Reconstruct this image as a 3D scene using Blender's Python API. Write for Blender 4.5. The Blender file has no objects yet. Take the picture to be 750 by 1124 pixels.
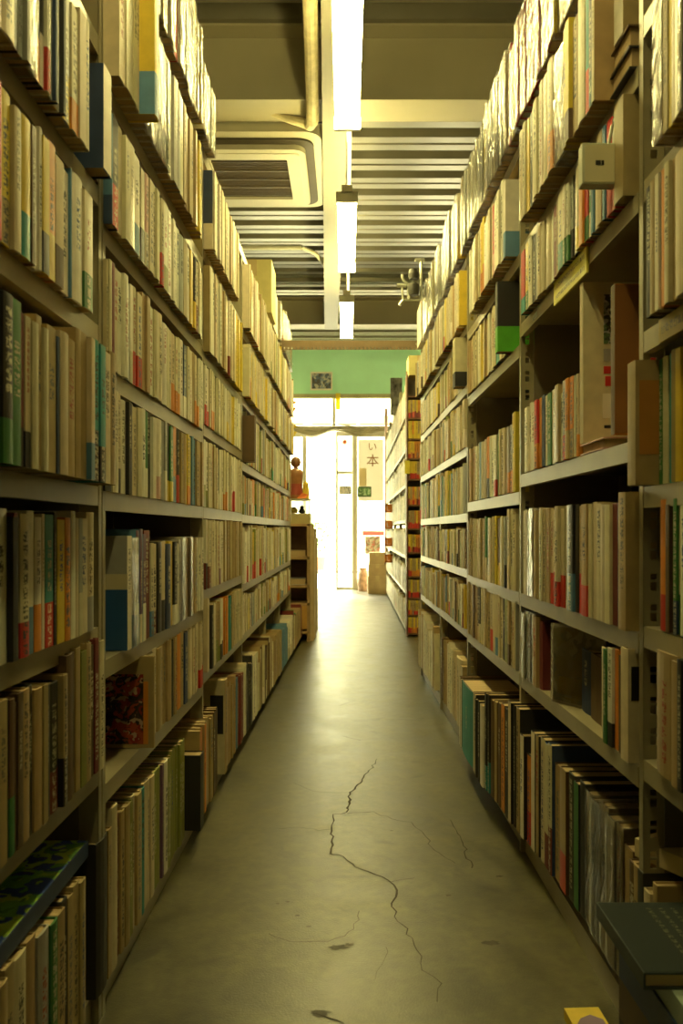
import bpy, math, random, re
from mathutils import Vector, Matrix
rnd = random.Random(7)
C = bpy.context.scene.collection
SC = bpy.context.scene
F = 900.0; CX = 380.0; CY = 582.0; H = 0.87       # lens in pixels, vanishing point, eye height

# ------------------------------------------------------------------ helpers
MATS = {}
def nt(name):
    m = bpy.data.materials.new(name); m.use_nodes = True
    t = m.node_tree; b = t.nodes['Principled BSDF']
    return m, t, b
def mat(name, col, rough=0.6, metal=0.0, noise=0.12, scale=14.0, bump=0.0, coat=0.0, emit=0.0, emitcol=None):
    if name in MATS: return MATS[name]
    m, t, b = nt(name); n = t.nodes; l = t.links
    tc = n.new('ShaderNodeTexCoord'); nz = n.new('ShaderNodeTexNoise'); nz.inputs['Scale'].default_value = scale
    nz.inputs['Detail'].default_value = 5
    l.new(tc.outputs['Object'], nz.inputs['Vector'])
    mp = n.new('ShaderNodeMapRange'); mp.inputs['From Min'].default_value = .3; mp.inputs['From Max'].default_value = .7
    mp.inputs['To Min'].default_value = 1 - noise; mp.inputs['To Max'].default_value = 1 + noise * .5
    l.new(nz.outputs['Fac'], mp.inputs['Value'])
    mx = n.new('ShaderNodeVectorMath'); mx.operation = 'SCALE'; mx.inputs[0].default_value = col[:3]
    l.new(mp.outputs['Result'], mx.inputs['Scale']); l.new(mx.outputs['Vector'], b.inputs['Base Color'])
    b.inputs['Roughness'].default_value = rough; b.inputs['Metallic'].default_value = metal
    b.inputs['Coat Weight'].default_value = coat
    if bump:
        bp = n.new('ShaderNodeBump'); bp.inputs['Strength'].default_value = bump; bp.inputs['Distance'].default_value = .003
        l.new(nz.outputs['Fac'], bp.inputs['Height']); l.new(bp.outputs['Normal'], b.inputs['Normal'])
    if emit:
        b.inputs['Emission Color'].default_value = (*(emitcol or col)[:3], 1); b.inputs['Emission Strength'].default_value = emit
    MATS[name] = m; return m

PAL = {'c': (.62, .54, .35), 'w': (.80, .76, .62), 't': (.40, .29, .13), 'y': (.68, .50, .04), 'v': (.22, .24, .04),
       'k': (.014, .013, .012), 'n': (.02, .045, .12), 'b': (.10, .24, .40), 'g': (.035, .17, .04), 'e': (.02, .26, .26),
       'r': (.55, .03, .02), 'm': (.16, .02, .018), 'o': (.66, .24, .03), 'd': (.10, .055, .022), 's': (.36, .36, .33), 'p': (.16, .08, .16),
       'i': (.62, .36, .30), 'G': (.12, .55, .03)}
CN = {'c': 'cream', 'w': 'white', 't': 'tan', 'y': 'yellow', 'v': 'olive', 'k': 'black', 'n': 'navy', 'b': 'blue', 'g': 'green',
      'e': 'teal', 'r': 'red', 'm': 'maroon', 'o': 'orange', 'd': 'brown', 's': 'grey', 'p': 'purple', 'i': 'pink', 'G': 'lime'}

def book_mat():
    m, t, b = nt('book_cover_paper'); n = t.nodes; l = t.links
    a = n.new('ShaderNodeAttribute'); a.attribute_name = 'Col'
    k = n.new('ShaderNodeAttribute'); k.attribute_name = 'Ink'
    uv = n.new('ShaderNodeUVMap'); uv.uv_map = 'Glyph'
    sp = n.new('ShaderNodeSeparateXYZ'); l.new(uv.outputs['UV'], sp.inputs['Vector'])
    def M(op, x, y=None):
        q = n.new('ShaderNodeMath'); q.operation = op
        for i, v in enumerate((x, y)):
            if v is None: continue
            if isinstance(v, (int, float)): q.inputs[i].default_value = v
            else: l.new(v, q.inputs[i])
        return q.outputs[0]
    inu = M('LESS_THAN', M('ABSOLUTE', sp.outputs['X']), .85)
    fr = M('FRACT', sp.outputs['Y'])
    inv = M('MULTIPLY', M('GREATER_THAN', fr, .10), M('LESS_THAN', fr, .90))
    sc1 = n.new('ShaderNodeCombineXYZ'); l.new(M('MULTIPLY', sp.outputs['X'], 1.1), sc1.inputs[0]); l.new(M('MULTIPLY', sp.outputs['Y'], 5.5), sc1.inputs[1])
    n1 = n.new('ShaderNodeTexNoise'); n1.inputs['Scale'].default_value = 1.0; n1.inputs['Detail'].default_value = 0
    l.new(sc1.outputs[0], n1.inputs['Vector'])
    sc2 = n.new('ShaderNodeCombineXYZ'); l.new(M('MULTIPLY', sp.outputs['X'], 3.4), sc2.inputs[0]); l.new(M('MULTIPLY', sp.outputs['Y'], 1.6), sc2.inputs[1]); sc2.inputs[2].default_value = 7.3
    n2 = n.new('ShaderNodeTexNoise'); n2.inputs['Scale'].default_value = 1.0; n2.inputs['Detail'].default_value = 0
    l.new(sc2.outputs[0], n2.inputs['Vector'])
    st = M('MAXIMUM', M('GREATER_THAN', n1.outputs['Fac'], .545), M('GREATER_THAN', n2.outputs['Fac'], .575))
    mask = M('MULTIPLY', M('MULTIPLY', M('MULTIPLY', inu, inv), st), k.outputs['Alpha'])
    tc = n.new('ShaderNodeTexCoord'); nz = n.new('ShaderNodeTexNoise'); nz.inputs['Scale'].default_value = 30; nz.inputs['Detail'].default_value = 4
    l.new(tc.outputs['Object'], nz.inputs['Vector'])
    mp = n.new('ShaderNodeMapRange'); mp.inputs['From Min'].default_value = .3; mp.inputs['From Max'].default_value = .7
    mp.inputs['To Min'].default_value = .85; mp.inputs['To Max'].default_value = 1.05; l.new(nz.outputs['Fac'], mp.inputs['Value'])
    vs = n.new('ShaderNodeVectorMath'); vs.operation = 'SCALE'; l.new(a.outputs['Color'], vs.inputs[0]); l.new(mp.outputs['Result'], vs.inputs['Scale'])
    mx = n.new('ShaderNodeMix'); mx.data_type = 'RGBA'
    l.new(mask, mx.inputs['Factor']); l.new(vs.outputs['Vector'], mx.inputs['A']); l.new(k.outputs['Color'], mx.inputs['B'])
    l.new(mx.outputs['Result'], b.inputs['Base Color'])
    r = n.new('ShaderNodeMapRange'); r.inputs['To Min'].default_value = .62; r.inputs['To Max'].default_value = .25
    l.new(a.outputs['Alpha'], r.inputs['Value']); l.new(r.outputs['Result'], b.inputs['Roughness'])
    bp = n.new('ShaderNodeBump'); bp.inputs['Strength'].default_value = .25; bp.inputs['Distance'].default_value = .002
    l.new(nz.outputs['Fac'], bp.inputs['Height']); l.new(bp.outputs['Normal'], b.inputs['Normal'])
    return m
BOOK = book_mat()
def page_mat():
    m, t, b = nt('aged_page_edges'); n = t.nodes; l = t.links
    tc = n.new('ShaderNodeTexCoord'); mp = n.new('ShaderNodeMapping'); mp.inputs['Scale'].default_value = (2, 900, 2)
    nz = n.new('ShaderNodeTexNoise'); nz.inputs['Scale'].default_value = 1; l.new(tc.outputs['Object'], mp.inputs['Vector']); l.new(mp.outputs['Vector'], nz.inputs['Vector'])
    cr = n.new('ShaderNodeValToRGB'); cr.color_ramp.elements[0].position = .35; cr.color_ramp.elements[0].color = (.30, .20, .09, 1)
    cr.color_ramp.elements[1].position = .7; cr.color_ramp.elements[1].color = (.55, .42, .23, 1)
    l.new(nz.outputs['Fac'], cr.inputs['Fac']); l.new(cr.outputs['Color'], b.inputs['Base Color']); b.inputs['Roughness'].default_value = .85
    return m
PAGE = page_mat()
def wrap_mat():
    m, t, b = nt('clear_plastic_wrap'); n = t.nodes; l = t.links
    out = n['Material Output']; n.remove(b)
    tr = n.new('ShaderNodeBsdfTransparent'); gl = n.new('ShaderNodeBsdfGlossy'); gl.inputs['Roughness'].default_value = .16
    tl = n.new('ShaderNodeBsdfTranslucent'); tl.inputs['Color'].default_value = (.9, .9, .88, 1)
    tc = n.new('ShaderNodeTexCoord'); mp = n.new('ShaderNodeMapping'); mp.inputs['Scale'].default_value = (24, 24, 13)
    nz = n.new('ShaderNodeTexNoise'); nz.inputs['Scale'].default_value = 1; nz.inputs['Detail'].default_value = 3; nz.inputs['Distortion'].default_value = 1.2
    l.new(tc.outputs['Object'], mp.inputs['Vector']); l.new(mp.outputs['Vector'], nz.inputs['Vector'])
    bp = n.new('ShaderNodeBump'); bp.inputs['Strength'].default_value = 1; bp.inputs['Distance'].default_value = .012
    l.new(nz.outputs['Fac'], bp.inputs['Height']); l.new(bp.outputs['Normal'], gl.inputs['Normal'])
    lw = n.new('ShaderNodeLayerWeight'); lw.inputs['Blend'].default_value = .27; l.new(bp.outputs['Normal'], lw.inputs['Normal'])
    ad = n.new('ShaderNodeMath'); ad.operation = 'ADD'; ad.use_clamp = True; ad.inputs[1].default_value = .07; l.new(lw.outputs['Fresnel'], ad.inputs[0])
    m1 = n.new('ShaderNodeMixShader'); m1.inputs[0].default_value = .22; l.new(tr.outputs[0], m1.inputs[1]); l.new(tl.outputs[0], m1.inputs[2])
    m2 = n.new('ShaderNodeMixShader'); l.new(ad.outputs[0], m2.inputs[0]); l.new(m1.outputs[0], m2.inputs[1]); l.new(gl.outputs[0], m2.inputs[2])
    l.new(m2.outputs[0], out.inputs['Surface']); return m
WRAP = wrap_mat()
def picture_mat(name, cols, scale):
    m, t, b = nt(name); n = t.nodes; l = t.links
    tc = n.new('ShaderNodeTexCoord'); vo = n.new('ShaderNodeTexVoronoi'); vo.inputs['Scale'].default_value = scale
    nz = n.new('ShaderNodeTexNoise'); nz.inputs['Scale'].default_value = scale * .6; nz.inputs['Detail'].default_value = 3
    l.new(tc.outputs['Object'], nz.inputs['Vector']); l.new(nz.outputs['Color'], vo.inputs['Vector']); vo.inputs['Scale'].default_value = 14
    cr = n.new('ShaderNodeValToRGB'); cr.color_ramp.interpolation = 'CONSTANT'
    while len(cr.color_ramp.elements) < len(cols): cr.color_ramp.elements.new(.5)
    for i, c in enumerate(cols): cr.color_ramp.elements[i].position = .12 + .76 * i / len(cols); cr.color_ramp.elements[i].color = (*c, 1)
    sx = n.new('ShaderNodeSeparateColor'); l.new(vo.outputs['Color'], sx.inputs[0]); l.new(sx.outputs[0], cr.inputs['Fac'])
    l.new(cr.outputs['Color'], b.inputs['Base Color']); b.inputs['Roughness'].default_value = .4
    return m

class MB:
    def __init__(s): s.v = []; s.f = []; s.m = []; s.c = []; s.k = []; s.u = []; s.attr = False
    def quad(s, pts, mi=0, col=None, ink=None, uv=None):
        b = len(s.v); s.v += [tuple(p) for p in pts]; s.f.append(tuple(range(b, b + len(pts)))); s.m.append(mi)
        s.c.append(col or (1, 1, 1, 0)); s.k.append(ink or (0, 0, 0, 0)); s.u.append(uv or [(0, 0)] * len(pts))
        if col: s.attr = True
    def box(s, x0, x1, y0, y1, z0, z1, mi=0, M=None, col=None):
        if x0 > x1: x0, x1 = x1, x0
        if y0 > y1: y0, y1 = y1, y0
        if z0 > z1: z0, z1 = z1, z0
        p = [Vector((x, y, z)) for z in (z0, z1) for y in (y0, y1) for x in (x0, x1)]
        if M is not None: p = [M @ q for q in p]
        for a in ((0, 2, 3, 1), (4, 5, 7, 6), (0, 1, 5, 4), (2, 6, 7, 3), (0, 4, 6, 2), (1, 3, 7, 5)): s.quad([p[i] for i in a], mi, col)
    def tube(s, pts, r, mi=0, n=10, rs=None, cap=True):
        pts = [Vector(p) for p in pts]; rings = []
        for i, p in enumerate(pts):
            d = (pts[min(i + 1, len(pts) - 1)] - pts[max(i - 1, 0)]).normalized()
            up = Vector((0, 0, 1)) if abs(d.z) < .9 else Vector((1, 0, 0))
            a = d.cross(up).normalized(); b = d.cross(a).normalized(); rr = rs[i] if rs else r
            rings.append([p + a * rr * math.cos(2 * math.pi * j / n) + b * rr * math.sin(2 * math.pi * j / n) for j in range(n)])
        for i in range(len(rings) - 1):
            for j in range(n):
                k = (j + 1) % n; s.quad([rings[i][j], rings[i][k], rings[i + 1][k], rings[i + 1][j]], mi)
        if cap: s.quad(rings[0][::-1], mi); s.quad(rings[-1], mi)
    def lathe(s, prof, o=(0, 0, 0), mi=0, n=20):
        for i in range(len(prof) - 1):
            for j in range(n):
                a0 = 2 * math.pi * j / n; a1 = 2 * math.pi * (j + 1) / n
                (r0, z0), (r1, z1) = prof[i], prof[i + 1]
                P = lambda r, a, z: (o[0] + r * math.cos(a), o[1] + r * math.sin(a), o[2] + z)
                s.quad([P(r0, a0, z0), P(r0, a1, z0), P(r1, a1, z1), P(r1, a0, z1)], mi)
    def mesh(s, name, mats):
        me = bpy.data.meshes.new(name); me.from_pydata(s.v, [], s.f)
        for q in mats: me.materials.append(q)
        me.polygons.foreach_set('material_index', s.m)
        if s.attr:
            a = me.attributes.new('Col', 'FLOAT_COLOR', 'CORNER'); k = me.attributes.new('Ink', 'FLOAT_COLOR', 'CORNER'); u = me.uv_layers.new(name='Glyph')
            ca = []; ka = []; ua = []
            for f, c, ik, uv in zip(s.f, s.c, s.k, s.u):
                for q in range(len(f)): ca += c; ka += ik; ua += uv[q]
            a.data.foreach_set('color', ca); k.data.foreach_set('color', ka); u.data.foreach_set('uv', ua)
        me.update(); return me
    def build(s, name, mats, parent=None, loc=(0, 0, 0), weld=False):
        if not isinstance(mats, (list, tuple)): mats = [mats]
        me = s.mesh(name, mats)
        if weld:
            import bmesh
            bm = bmesh.new(); bm.from_mesh(me); bmesh.ops.remove_doubles(bm, verts=bm.verts, dist=1e-5)
            bmesh.ops.recalc_face_normals(bm, faces=bm.faces); bm.to_mesh(me); bm.free()
        o = bpy.data.objects.new(name, me); C.objects.link(o); o.location = loc
        if parent: o.parent = parent
        return o
def empty(name, loc=(0, 0, 0), rz=0.0):
    o = bpy.data.objects.new(name, None); C.objects.link(o); o.location = loc; o.rotation_euler = (0, 0, rz); o.empty_display_size = .05; return o
def tag(o, label=None, cat=None, group=None, kind=None):
    if label: o['label'] = label
    if cat: o['category'] = cat
    if group: o['group'] = group
    if kind: o['kind'] = kind
    return o
def smooth(o, ang=40):
    for p in o.data.polygons: p.use_smooth = True
    return o
def mesh_box(name, x0, x1, y0, y1, z0, z1, m, parent=None, bevel=0):
    cx, cy = (x0 + x1) / 2, (y0 + y1) / 2
    b = MB(); b.box(x0 - cx, x1 - cx, y0 - cy, y1 - cy, 0, z1 - z0)
    px, py, pz = (0, 0, 0)
    if parent: px, py, pz = parent.location
    o = b.build(name, m, parent, (cx - px, cy - py, min(z0, z1) - pz), weld=True)
    if bevel:
        bv = o.modifiers.new('b', 'BEVEL'); bv.width = bevel; bv.segments = 2
    return o
def px(x, y, Y): return Vector(((x - CX) * Y / F, Y, H + (CY - y) * Y / F))

# ------------------------------------------------------------------ the two shelf walls
TILT = {'L': .00556, 'R': -.0089}; X0 = {'L': -.444, 'R': .493}
def planeX(side, Y): return X0[side] + TILT[side] * Y
OUT = {'L': Vector((1, -.00556, 0)).normalized(), 'R': Vector((-1, -.0089, 0)).normalized()}
ANG = {'L': -.00556, 'R': math.pi + .0089}
def P(side, Y, off=0, z=0):
    return Vector((planeX(side, Y), Y, z)) + OUT[side] * off
def solveY(side, x, ov):
    "distance of the point of this shelf front (pushed out by ov) that is seen at image column x"
    lo, hi = .5, 14.0
    def g(Y):
        o = ov(Y) if callable(ov) else ov
        return CX + F * (planeX(side, Y) + OUT[side].x * o) / Y
    for _ in range(50):
        m = (lo + hi) / 2
        if (g(m) < x) == (side == 'L'): lo = m
        else: hi = m
    return (lo + hi) / 2

STEEL = mat('painted_steel', (.30, .265, .165), .36, 0, .15, 9)
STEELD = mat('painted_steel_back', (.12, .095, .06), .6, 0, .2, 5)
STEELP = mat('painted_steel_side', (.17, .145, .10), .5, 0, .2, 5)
def fbox(mb, side, Ya, Yb, o0, o1, z0, z1, org, mi=0):
    pts = [P(side, Y, o, z) - org for z in (z0, z1) for Y in (Ya, Yb) for o in (o0, o1)]
    for a in ((0, 2, 3, 1), (4, 5, 7, 6), (0, 1, 5, 4), (2, 6, 7, 3), (0, 4, 6, 2), (1, 3, 7, 5)): mb.quad([pts[i] for i in a], mi)
def ladder(mb, side, Y, z0, z1, org, off_a, off_b, flat, slots=True):
    "a perforated flange of slotted angle; flat: 'Y' faces along the aisle, 'X' faces into it"
    w = abs(off_b - off_a); e = w * .34; step = .05; z = z0
    A, B = min(off_a, off_b), max(off_a, off_b)
    def bx(a, b, za, zb):
        if flat == 'Y': fbox(mb, side, Y, Y + .002, a, b, za, zb, org)
        else: fbox(mb, side, Y + a, Y + b, -.002, 0, za, zb, org)
    if not slots: bx(A, B, z0, z1); return
    bx(A, A + e, z0, z1); bx(B - e, B, z0, z1)
    while z < z1:
        bx(A + e, B - e, z, min(z + .022, z1)); bx(A + e, B - e, min(z + .036, z1), min(z + .04, z1)); z += step
def rack(side, Ya, Yb, zs, top, label, first=False, base=.05, depth=.30, slots=True, lip=.034):
    org = P(side, (Ya + Yb) / 2, -depth / 2, 0)
    r = empty('shelving_bay', org); tag(r, label, 'shelving')
    ys = [Yb - .018] + ([Ya] if first else [])
    for Y in ys:
        m = MB(); ladder(m, side, Y, 0, top, org, -.034, 0, 'Y', side == 'R'); fbox(m, side, Y, Y + .018, -.002, 0, 0, top, org); m.build('upright', STEEL, r)
        m = MB(); fbox(m, side, Y, Y + .018, -depth, -depth + .002, 0, top, org); fbox(m, side, Y, Y + .002, -depth, -depth + .034, 0, top, org); m.build('upright', STEEL, r)
    for z in zs:
        m = MB(); y0, y1 = Ya + .003, Yb - .020
        fbox(m, side, y0, y1, -depth + .004, 0, z - .002, z, org); fbox(m, side, y0, y1, -.002, 0, z - lip, z - .002, org)
        fbox(m, side, y0, y1, -.016, -.002, z - lip, z - lip + .002, org); fbox(m, side, y0, y1, -depth + .004, -depth + .006, z - lip, z - .002, org)
        m.build('shelf_board', STEEL, r)
    m = MB(); fbox(m, side, Ya + .003, Yb - .020, -depth + .004, -.012, .0, base, org); m.build('plinth', STEEL, r)
    m = MB(); fbox(m, side, Ya, Yb, -depth - .012, -depth - .008, 0, top, org); m.build('back_panel', STEELD, r)
    m = MB(); fbox(m, side, Yb - .015, Yb - .013, -depth, -.036, .0, top, org); m.build('side_panel', STEELP, r)
    return r

# ------------------------------------------------------------------ books
def jit(c, a=.10):
    f = 1 + rnd.uniform(-a, a * .6); return tuple(max(.004, min(.95, v * f * (1 + rnd.uniform(-.04, .04)))) for v in c)
def book_style(tok):
    base = jit(PAL[tok['c']]); dark = sum(base) < .5
    ink = (.75, .68, .45) if dark else rnd.choice([(.02, .02, .02)] * 3 + [(.10, .09, .06), (.16, .13, .08), (.12, .12, .12), (.3, .05, .03), (.04, .07, .18)])
    return dict(base=base, board=jit(PAL[tok['bd']]) if tok.get('bd') else base, band=jit(PAL[tok['b']]) if tok.get('b') else None,
                ink=ink, inkon=rnd.random() < .62, gloss=rnd.random() * .8 if rnd.random() < .6 else .1,
                bh=rnd.uniform(.24, .38), cs=rnd.choice((.5, .6, .8)), t0=rnd.choice((.1, .3, .42, .5)), t1=rnd.uniform(.72, .96), seed=rnd.randrange(1000),
                rnd=rnd.random() < .6)
def cover(mb, b, full=True, M=None, mi=0):
    t, h, dp, st = b['t'], b['h'], b['dp'], b['st']
    bl = .06 * t if st['rnd'] else .02 * t
    n = 4 if full else 2
    pl = [(-dp, -t / 2)]
    for i in range(n + 1):
        s = -1 + 2 * i / n; pl.append((-bl * s * s, s * t / 2))
    pl.append((-dp, t / 2))
    segs = []; bh = st['bh'] if st['band'] else 0
    z = 0.0
    if bh: segs.append((0, bh, st['band'], rnd.random() < .5)); z = bh
    a0 = max(z + .02, st['t0']); segs += [(z, a0, st['base'], 0), (a0, st['t1'], st['base'], 1), (st['t1'], 1, st['base'], 0)]
    cs = max(.006, min(.019, t * st['cs']))
    X = (lambda p: p) if M is None else (lambda p: M @ Vector(p))
    for (z0, z1, col, tx) in segs:
        isb = col is st['band']; bc = (*(col if isb and not b.get('plainboard') else st['board']), st['gloss']); cc = (*col, st['gloss'])
        lum = sum(col); ik = (.45, .42, .28) if lum < .5 else st['ink']
        ink = (*ik, 1.0) if (tx and st['inkon'] and t > .008) else None
        for i in range(len(pl) - 1):
            (xa, ya), (xb, yb) = pl[i], pl[i + 1]; spine = 0 < i < len(pl) - 2
            uv = [(ya / cs * 2, z0 * h / cs + st['seed']), (yb / cs * 2, z0 * h / cs + st['seed']), (yb / cs * 2, z1 * h / cs + st['seed']), (ya / cs * 2, z1 * h / cs + st['seed'])]
            mb.quad([X((xa, ya, z0 * h)), X((xb, yb, z0 * h)), X((xb, yb, z1 * h)), X((xa, ya, z1 * h))], mi, cc if spine else bc, ink if spine else None, uv)
    ct = .002
    if full:
        inn = [(-dp, -t / 2 + ct), (-bl - ct, -t / 2 + ct), (-bl - ct, t / 2 - ct), (-dp, t / 2 - ct)]
        bc = (*st['board'], .1)
        for i in range(3):
            (xa, ya), (xb, yb) = inn[i], inn[i + 1]; mb.quad([X((xb, yb, 0)), X((xa, ya, 0)), X((xa, ya, h)), X((xb, yb, h))], mi, bc)
        for z, fl in ((0, 1), (h, 0)):
            for q in ([pl[0], pl[1], inn[1], inn[0]], [inn[2], pl[-2], pl[-1], inn[3]]):
                pp = [X((x, y, z)) for x, y in q]; mb.quad(pp[::-1] if fl else pp, mi, bc)
            ring = pl[1:-1] + [inn[2], inn[1]]; pp = [X((x, y, z)) for x, y in ring]; mb.quad(pp[::-1] if fl else pp, mi, bc)
def pages(mb, b, M=None, mi=0, ct=.0021):
    t, h, dp = b['t'], b['h'], b['dp']; bl = .06 * t if b['st']['rnd'] else .02 * t
    mb.box(-dp + .003, -bl - .0022, -t / 2 + ct, t / 2 - ct, .003, h - .003, mi, M, col=(.5, .4, .22, 0))
def wrapbox(mb, b, M=None, mi=0):
    t, h, dp = b['t'], b['h'], b['dp']; e = .0022
    mb.box(-dp, e, -t / 2 - e * .45, t / 2 + e * .45, 0.0, h + .003, mi, M)
BOOKS = []; ROWS = {}
ORD = ['lowest', 'second', 'third', 'fourth', 'fifth', 'sixth', 'seventh', 'eighth', 'ninth']
NUM = ['first', 'second', 'third', 'fourth', 'fifth', 'sixth', 'seventh', 'eighth', 'ninth', 'tenth', 'eleventh', 'twelfth', 'thirteenth', 'fourteenth',
       'fifteenth', 'sixteenth', 'seventeenth', 'eighteenth', 'nineteenth', 'twentieth']
for a in ('twenty', 'thirty', 'forty', 'fifty'):
    for b in NUM[:9]: NUM.append(a + '-' + b)
    NUM.append({'twenty': 'thirtieth', 'thirty': 'fortieth', 'forty': 'fiftieth', 'fifty': 'sixtieth'}[a])
TK = re.compile(r'(\d+(?:\.\d+)?)([a-zG])(?:/([a-zG]))?(?::([a-zG]))?([\^_P*!<]*)')
def place(side, Y0, Y1, z, ov, h, tok, row, dp=None, lean=None):
    t = Y1 - Y0
    b = dict(side=side, Y=(Y0 + Y1) / 2, t=t - .0007, z=z, ov=ov, h=h, dp=dp or min(.22, max(.10, h * rnd.uniform(.66, .76))), st=book_style(tok), tok=tok, row=row,
             plainboard=bool(tok.get('bd')), wrap='P' in tok.get('fl', ''), lean=rnd.uniform(-.012, .012) if lean is None else lean)
    o = P(side, b['Y'], ov, z); xs = [CX + F * P(side, Y, ov, z).x / Y for Y in (Y0, Y1)]
    ys = [CY - F * (q + H * 0 - H) / b['Y'] for q in (z, z + h)]
    x0, x1 = max(0, min(xs)), min(750, max(xs)); y0, y1 = max(0, min(ys)), min(1124, max(ys))
    b['area'] = max(0, x1 - x0) * max(0, y1 - y0)
    if b['area'] > 0: b['area'] += .05 * max(0, y1 - y0)
    BOOKS.append(b); ROWS.setdefault(row, []).append(b); return b
def row(bay, shelf, side, Ya, z, ov, hr, toks, clear=None, jo=.004, dp=None):
    "books whose spine edges follow the listed image columns, from the near end on"
    rid = (bay, shelf); Y = Ya
    for m in TK.finditer(toks):
        x, c, bnd, bd, fl = m.groups()
        Y1 = solveY(side, float(x), ov)
        if Y1 <= Y + .004: continue
        tok = dict(c=c, b=bnd, bd=bd, fl=fl); w = Y1 - Y
        k = 1 if '*' in fl or w < .05 else math.ceil(w / .034)
        for i in range(k):
            a, b_ = Y + w * i / k, Y + w * (i + 1) / k
            h = rnd.uniform(*hr) * (1.13 if '^' in fl else .86 if '_' in fl else 1)
            if clear: h = min(h, clear)
            o = (ov(a) if callable(ov) else ov) + rnd.uniform(-jo, jo) + (.03 if '!' in fl else 0) - (.05 if '<' in fl else 0)
            place(side, a, b_, z, o, h, tok, rid, dp)
        Y = Y1
    return Y
def fill(bay, shelf, side, Ya, Yb, z, ov, hr, pal, clear=None, jo=.006, band=.35, tr=(.012, .03), wrap=0, gap=0):
    Y = Ya; h0 = rnd.uniform(*hr); run = 0; c0 = 'c'; jo0 = 0
    while Y < Yb - .008:
        if run <= 0:
            run = rnd.randrange(1, 6); h0 = rnd.uniform(*hr); c0 = rnd.choice(pal); jo0 = rnd.uniform(-jo, jo); series = rnd.random() < .3
            if gap and rnd.random() < gap: Y += rnd.uniform(.03, .1); continue
        run -= 1
        w = min(rnd.uniform(*tr), Yb - Y)
        if w < .007: break
        h = h0 * (1 if series else rnd.uniform(.93, 1.05)); c = c0 if series else rnd.choice(pal)
        if clear: h = min(h, clear)
        bnd = rnd.choice('rrobgykvwdem') if rnd.random() < band else None
        place(side, Y, Y + w, z, (ov(Y) if callable(ov) else ov) + jo0 + rnd.uniform(-.002, .002), h, dict(c=c, b=bnd, bd=None, fl='P' if rnd.random() < wrap else ''), (bay, shelf))
        Y += w
def special(side, Y, t, z, ov, h, dp, c, bd=None, band=None, bay='', shelf=0, decals=(), label=None, bh=None, pic=None, name='book', cat='book', plain=False):
    """a single book or slipcase whose near face shows; decals sit on that face, (depth from the front edge, height) ranges"""
    tok = dict(c=c, b=band, bd=bd, fl=''); st = book_style(tok); st['rnd'] = False; st['gloss'] = .2
    if bh: st['bh'] = bh
    if plain: st['inkon'] = False
    b = dict(t=t, h=h, dp=dp, st=st)
    o = empty(name, P(side, Y + t / 2, ov, z), ANG[side]); tag(o, label, cat)
    m = MB(); cover(m, b, True); m.build('cover', BOOK, o)
    m = MB(); pages(m, b); m.build('page_block', PAGE, o)
    s = -1 if side == 'L' else 1
    for (a0, a1, z0, z1, dc) in decals:
        m = MB(); yy = s * (t / 2); e = s * .0006
        q = MB(); q.box(-a1, -a0, yy, yy + e, z0, z1)
        if isinstance(dc, str): mm = mat('printed_' + CN[dc], PAL[dc], .5)
        else: mm = dc
        q.build('cover_print' if not isinstance(dc, str) else 'printed_panel', mm, o)
    return o
def flat_book(loc, rz, w, l, t, ccol, label, pcol=None, top=None, cat='book', name='book', open_='+x', txt=False):
    "lying book: w along local x (spine at -x side), l along local y"
    o = empty(name, loc, rz); tag(o, label, cat)
    m = MB(); cc = (*PAL[ccol], .3) if isinstance(ccol, str) else (*ccol, .3)
    m.box(-w / 2, w / 2, -l / 2, l / 2, 0, .003, 0, None, cc)
    m.box(-w / 2, w / 2, -l / 2, l / 2, t - .003, t, 0, None, cc)
    m.box(-w / 2, -w / 2 + .003, -l / 2, l / 2, .003, t - .003, 0, None, cc)
    m.build('cover', BOOK, o)
    m = MB(); m.box(-w / 2 + .003, w / 2 - .005, -l / 2 + .004, l / 2 - .004, .003, t - .003); m.build('page_block', PAGE, o)
    if top: m = MB(); m.box(-w / 2 + .002, w / 2 - .002, -l / 2 + .002, l / 2 - .002, t, t + .0006); m.build('cover_print', top, o)
    return o

# ------------------------------------------------------------------ bays
LZ1 = [.455, .70, .947, 1.23, 1.474, 1.74]
LZ2 = [.41, .635, .94, 1.165, 1.42, 1.685, 2.0]
LZ3 = [.44, .69, .94, 1.19, 1.41, 1.72, 2.02]
LZ4 = [.44, .65, .935, 1.15, 1.42, 1.70, 2.02]
RZ0 = [.50, .715, .94, 1.19, 1.434, 1.70, 1.95]
RZ1 = [.48, .70, 1.02, 1.427, 1.635, 1.925]
RZ2 = [.48, .70, .975, 1.376, 1.626, 1.925]
RZ3 = [.49, .72, .935, 1.19, 1.43, 1.66, 1.925]
NB = {'L1': 'nearest left bay', 'L2': 'second left bay', 'L3': 'third left bay', 'L4': 'fourth left bay', 'L5': 'fifth left bay', 'L6': 'sixth left bay',
      'R0': 'nearest right bay', 'R1': 'second right bay', 'R2': 'third right bay', 'R3': 'fourth right bay', 'R4': 'fifth right bay', 'E': 'end rack', 'F': 'far rack'}
rack('L', .55, 1.462, LZ1, 2.05, 'grey steel bookcase bay nearest the camera on the left', True)
rack('L', 1.466, 2.47, LZ2, 2.02, 'second grey steel bookcase bay on the left, blue boxed set inside', True)
rack('L', 2.47, 3.36, LZ3, 2.03, 'third grey steel bookcase bay on the left, bare top board')
rack('L', 3.36, 4.30, LZ4, 2.03, 'fourth grey steel bookcase bay on the left, dark boxed book jutting out')
rack('L', 4.30, 5.13, LZ4, 2.03, 'fifth grey steel bookcase bay on the left, below the yellow carton')
rack('L', 5.13, 6.06, LZ4, 2.03, 'last grey steel bookcase bay on the left, before the small end rack')
rack('R', .55, 1.345, RZ0, 2.05, 'grey steel bookcase bay nearest the camera on the right', True)
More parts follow.
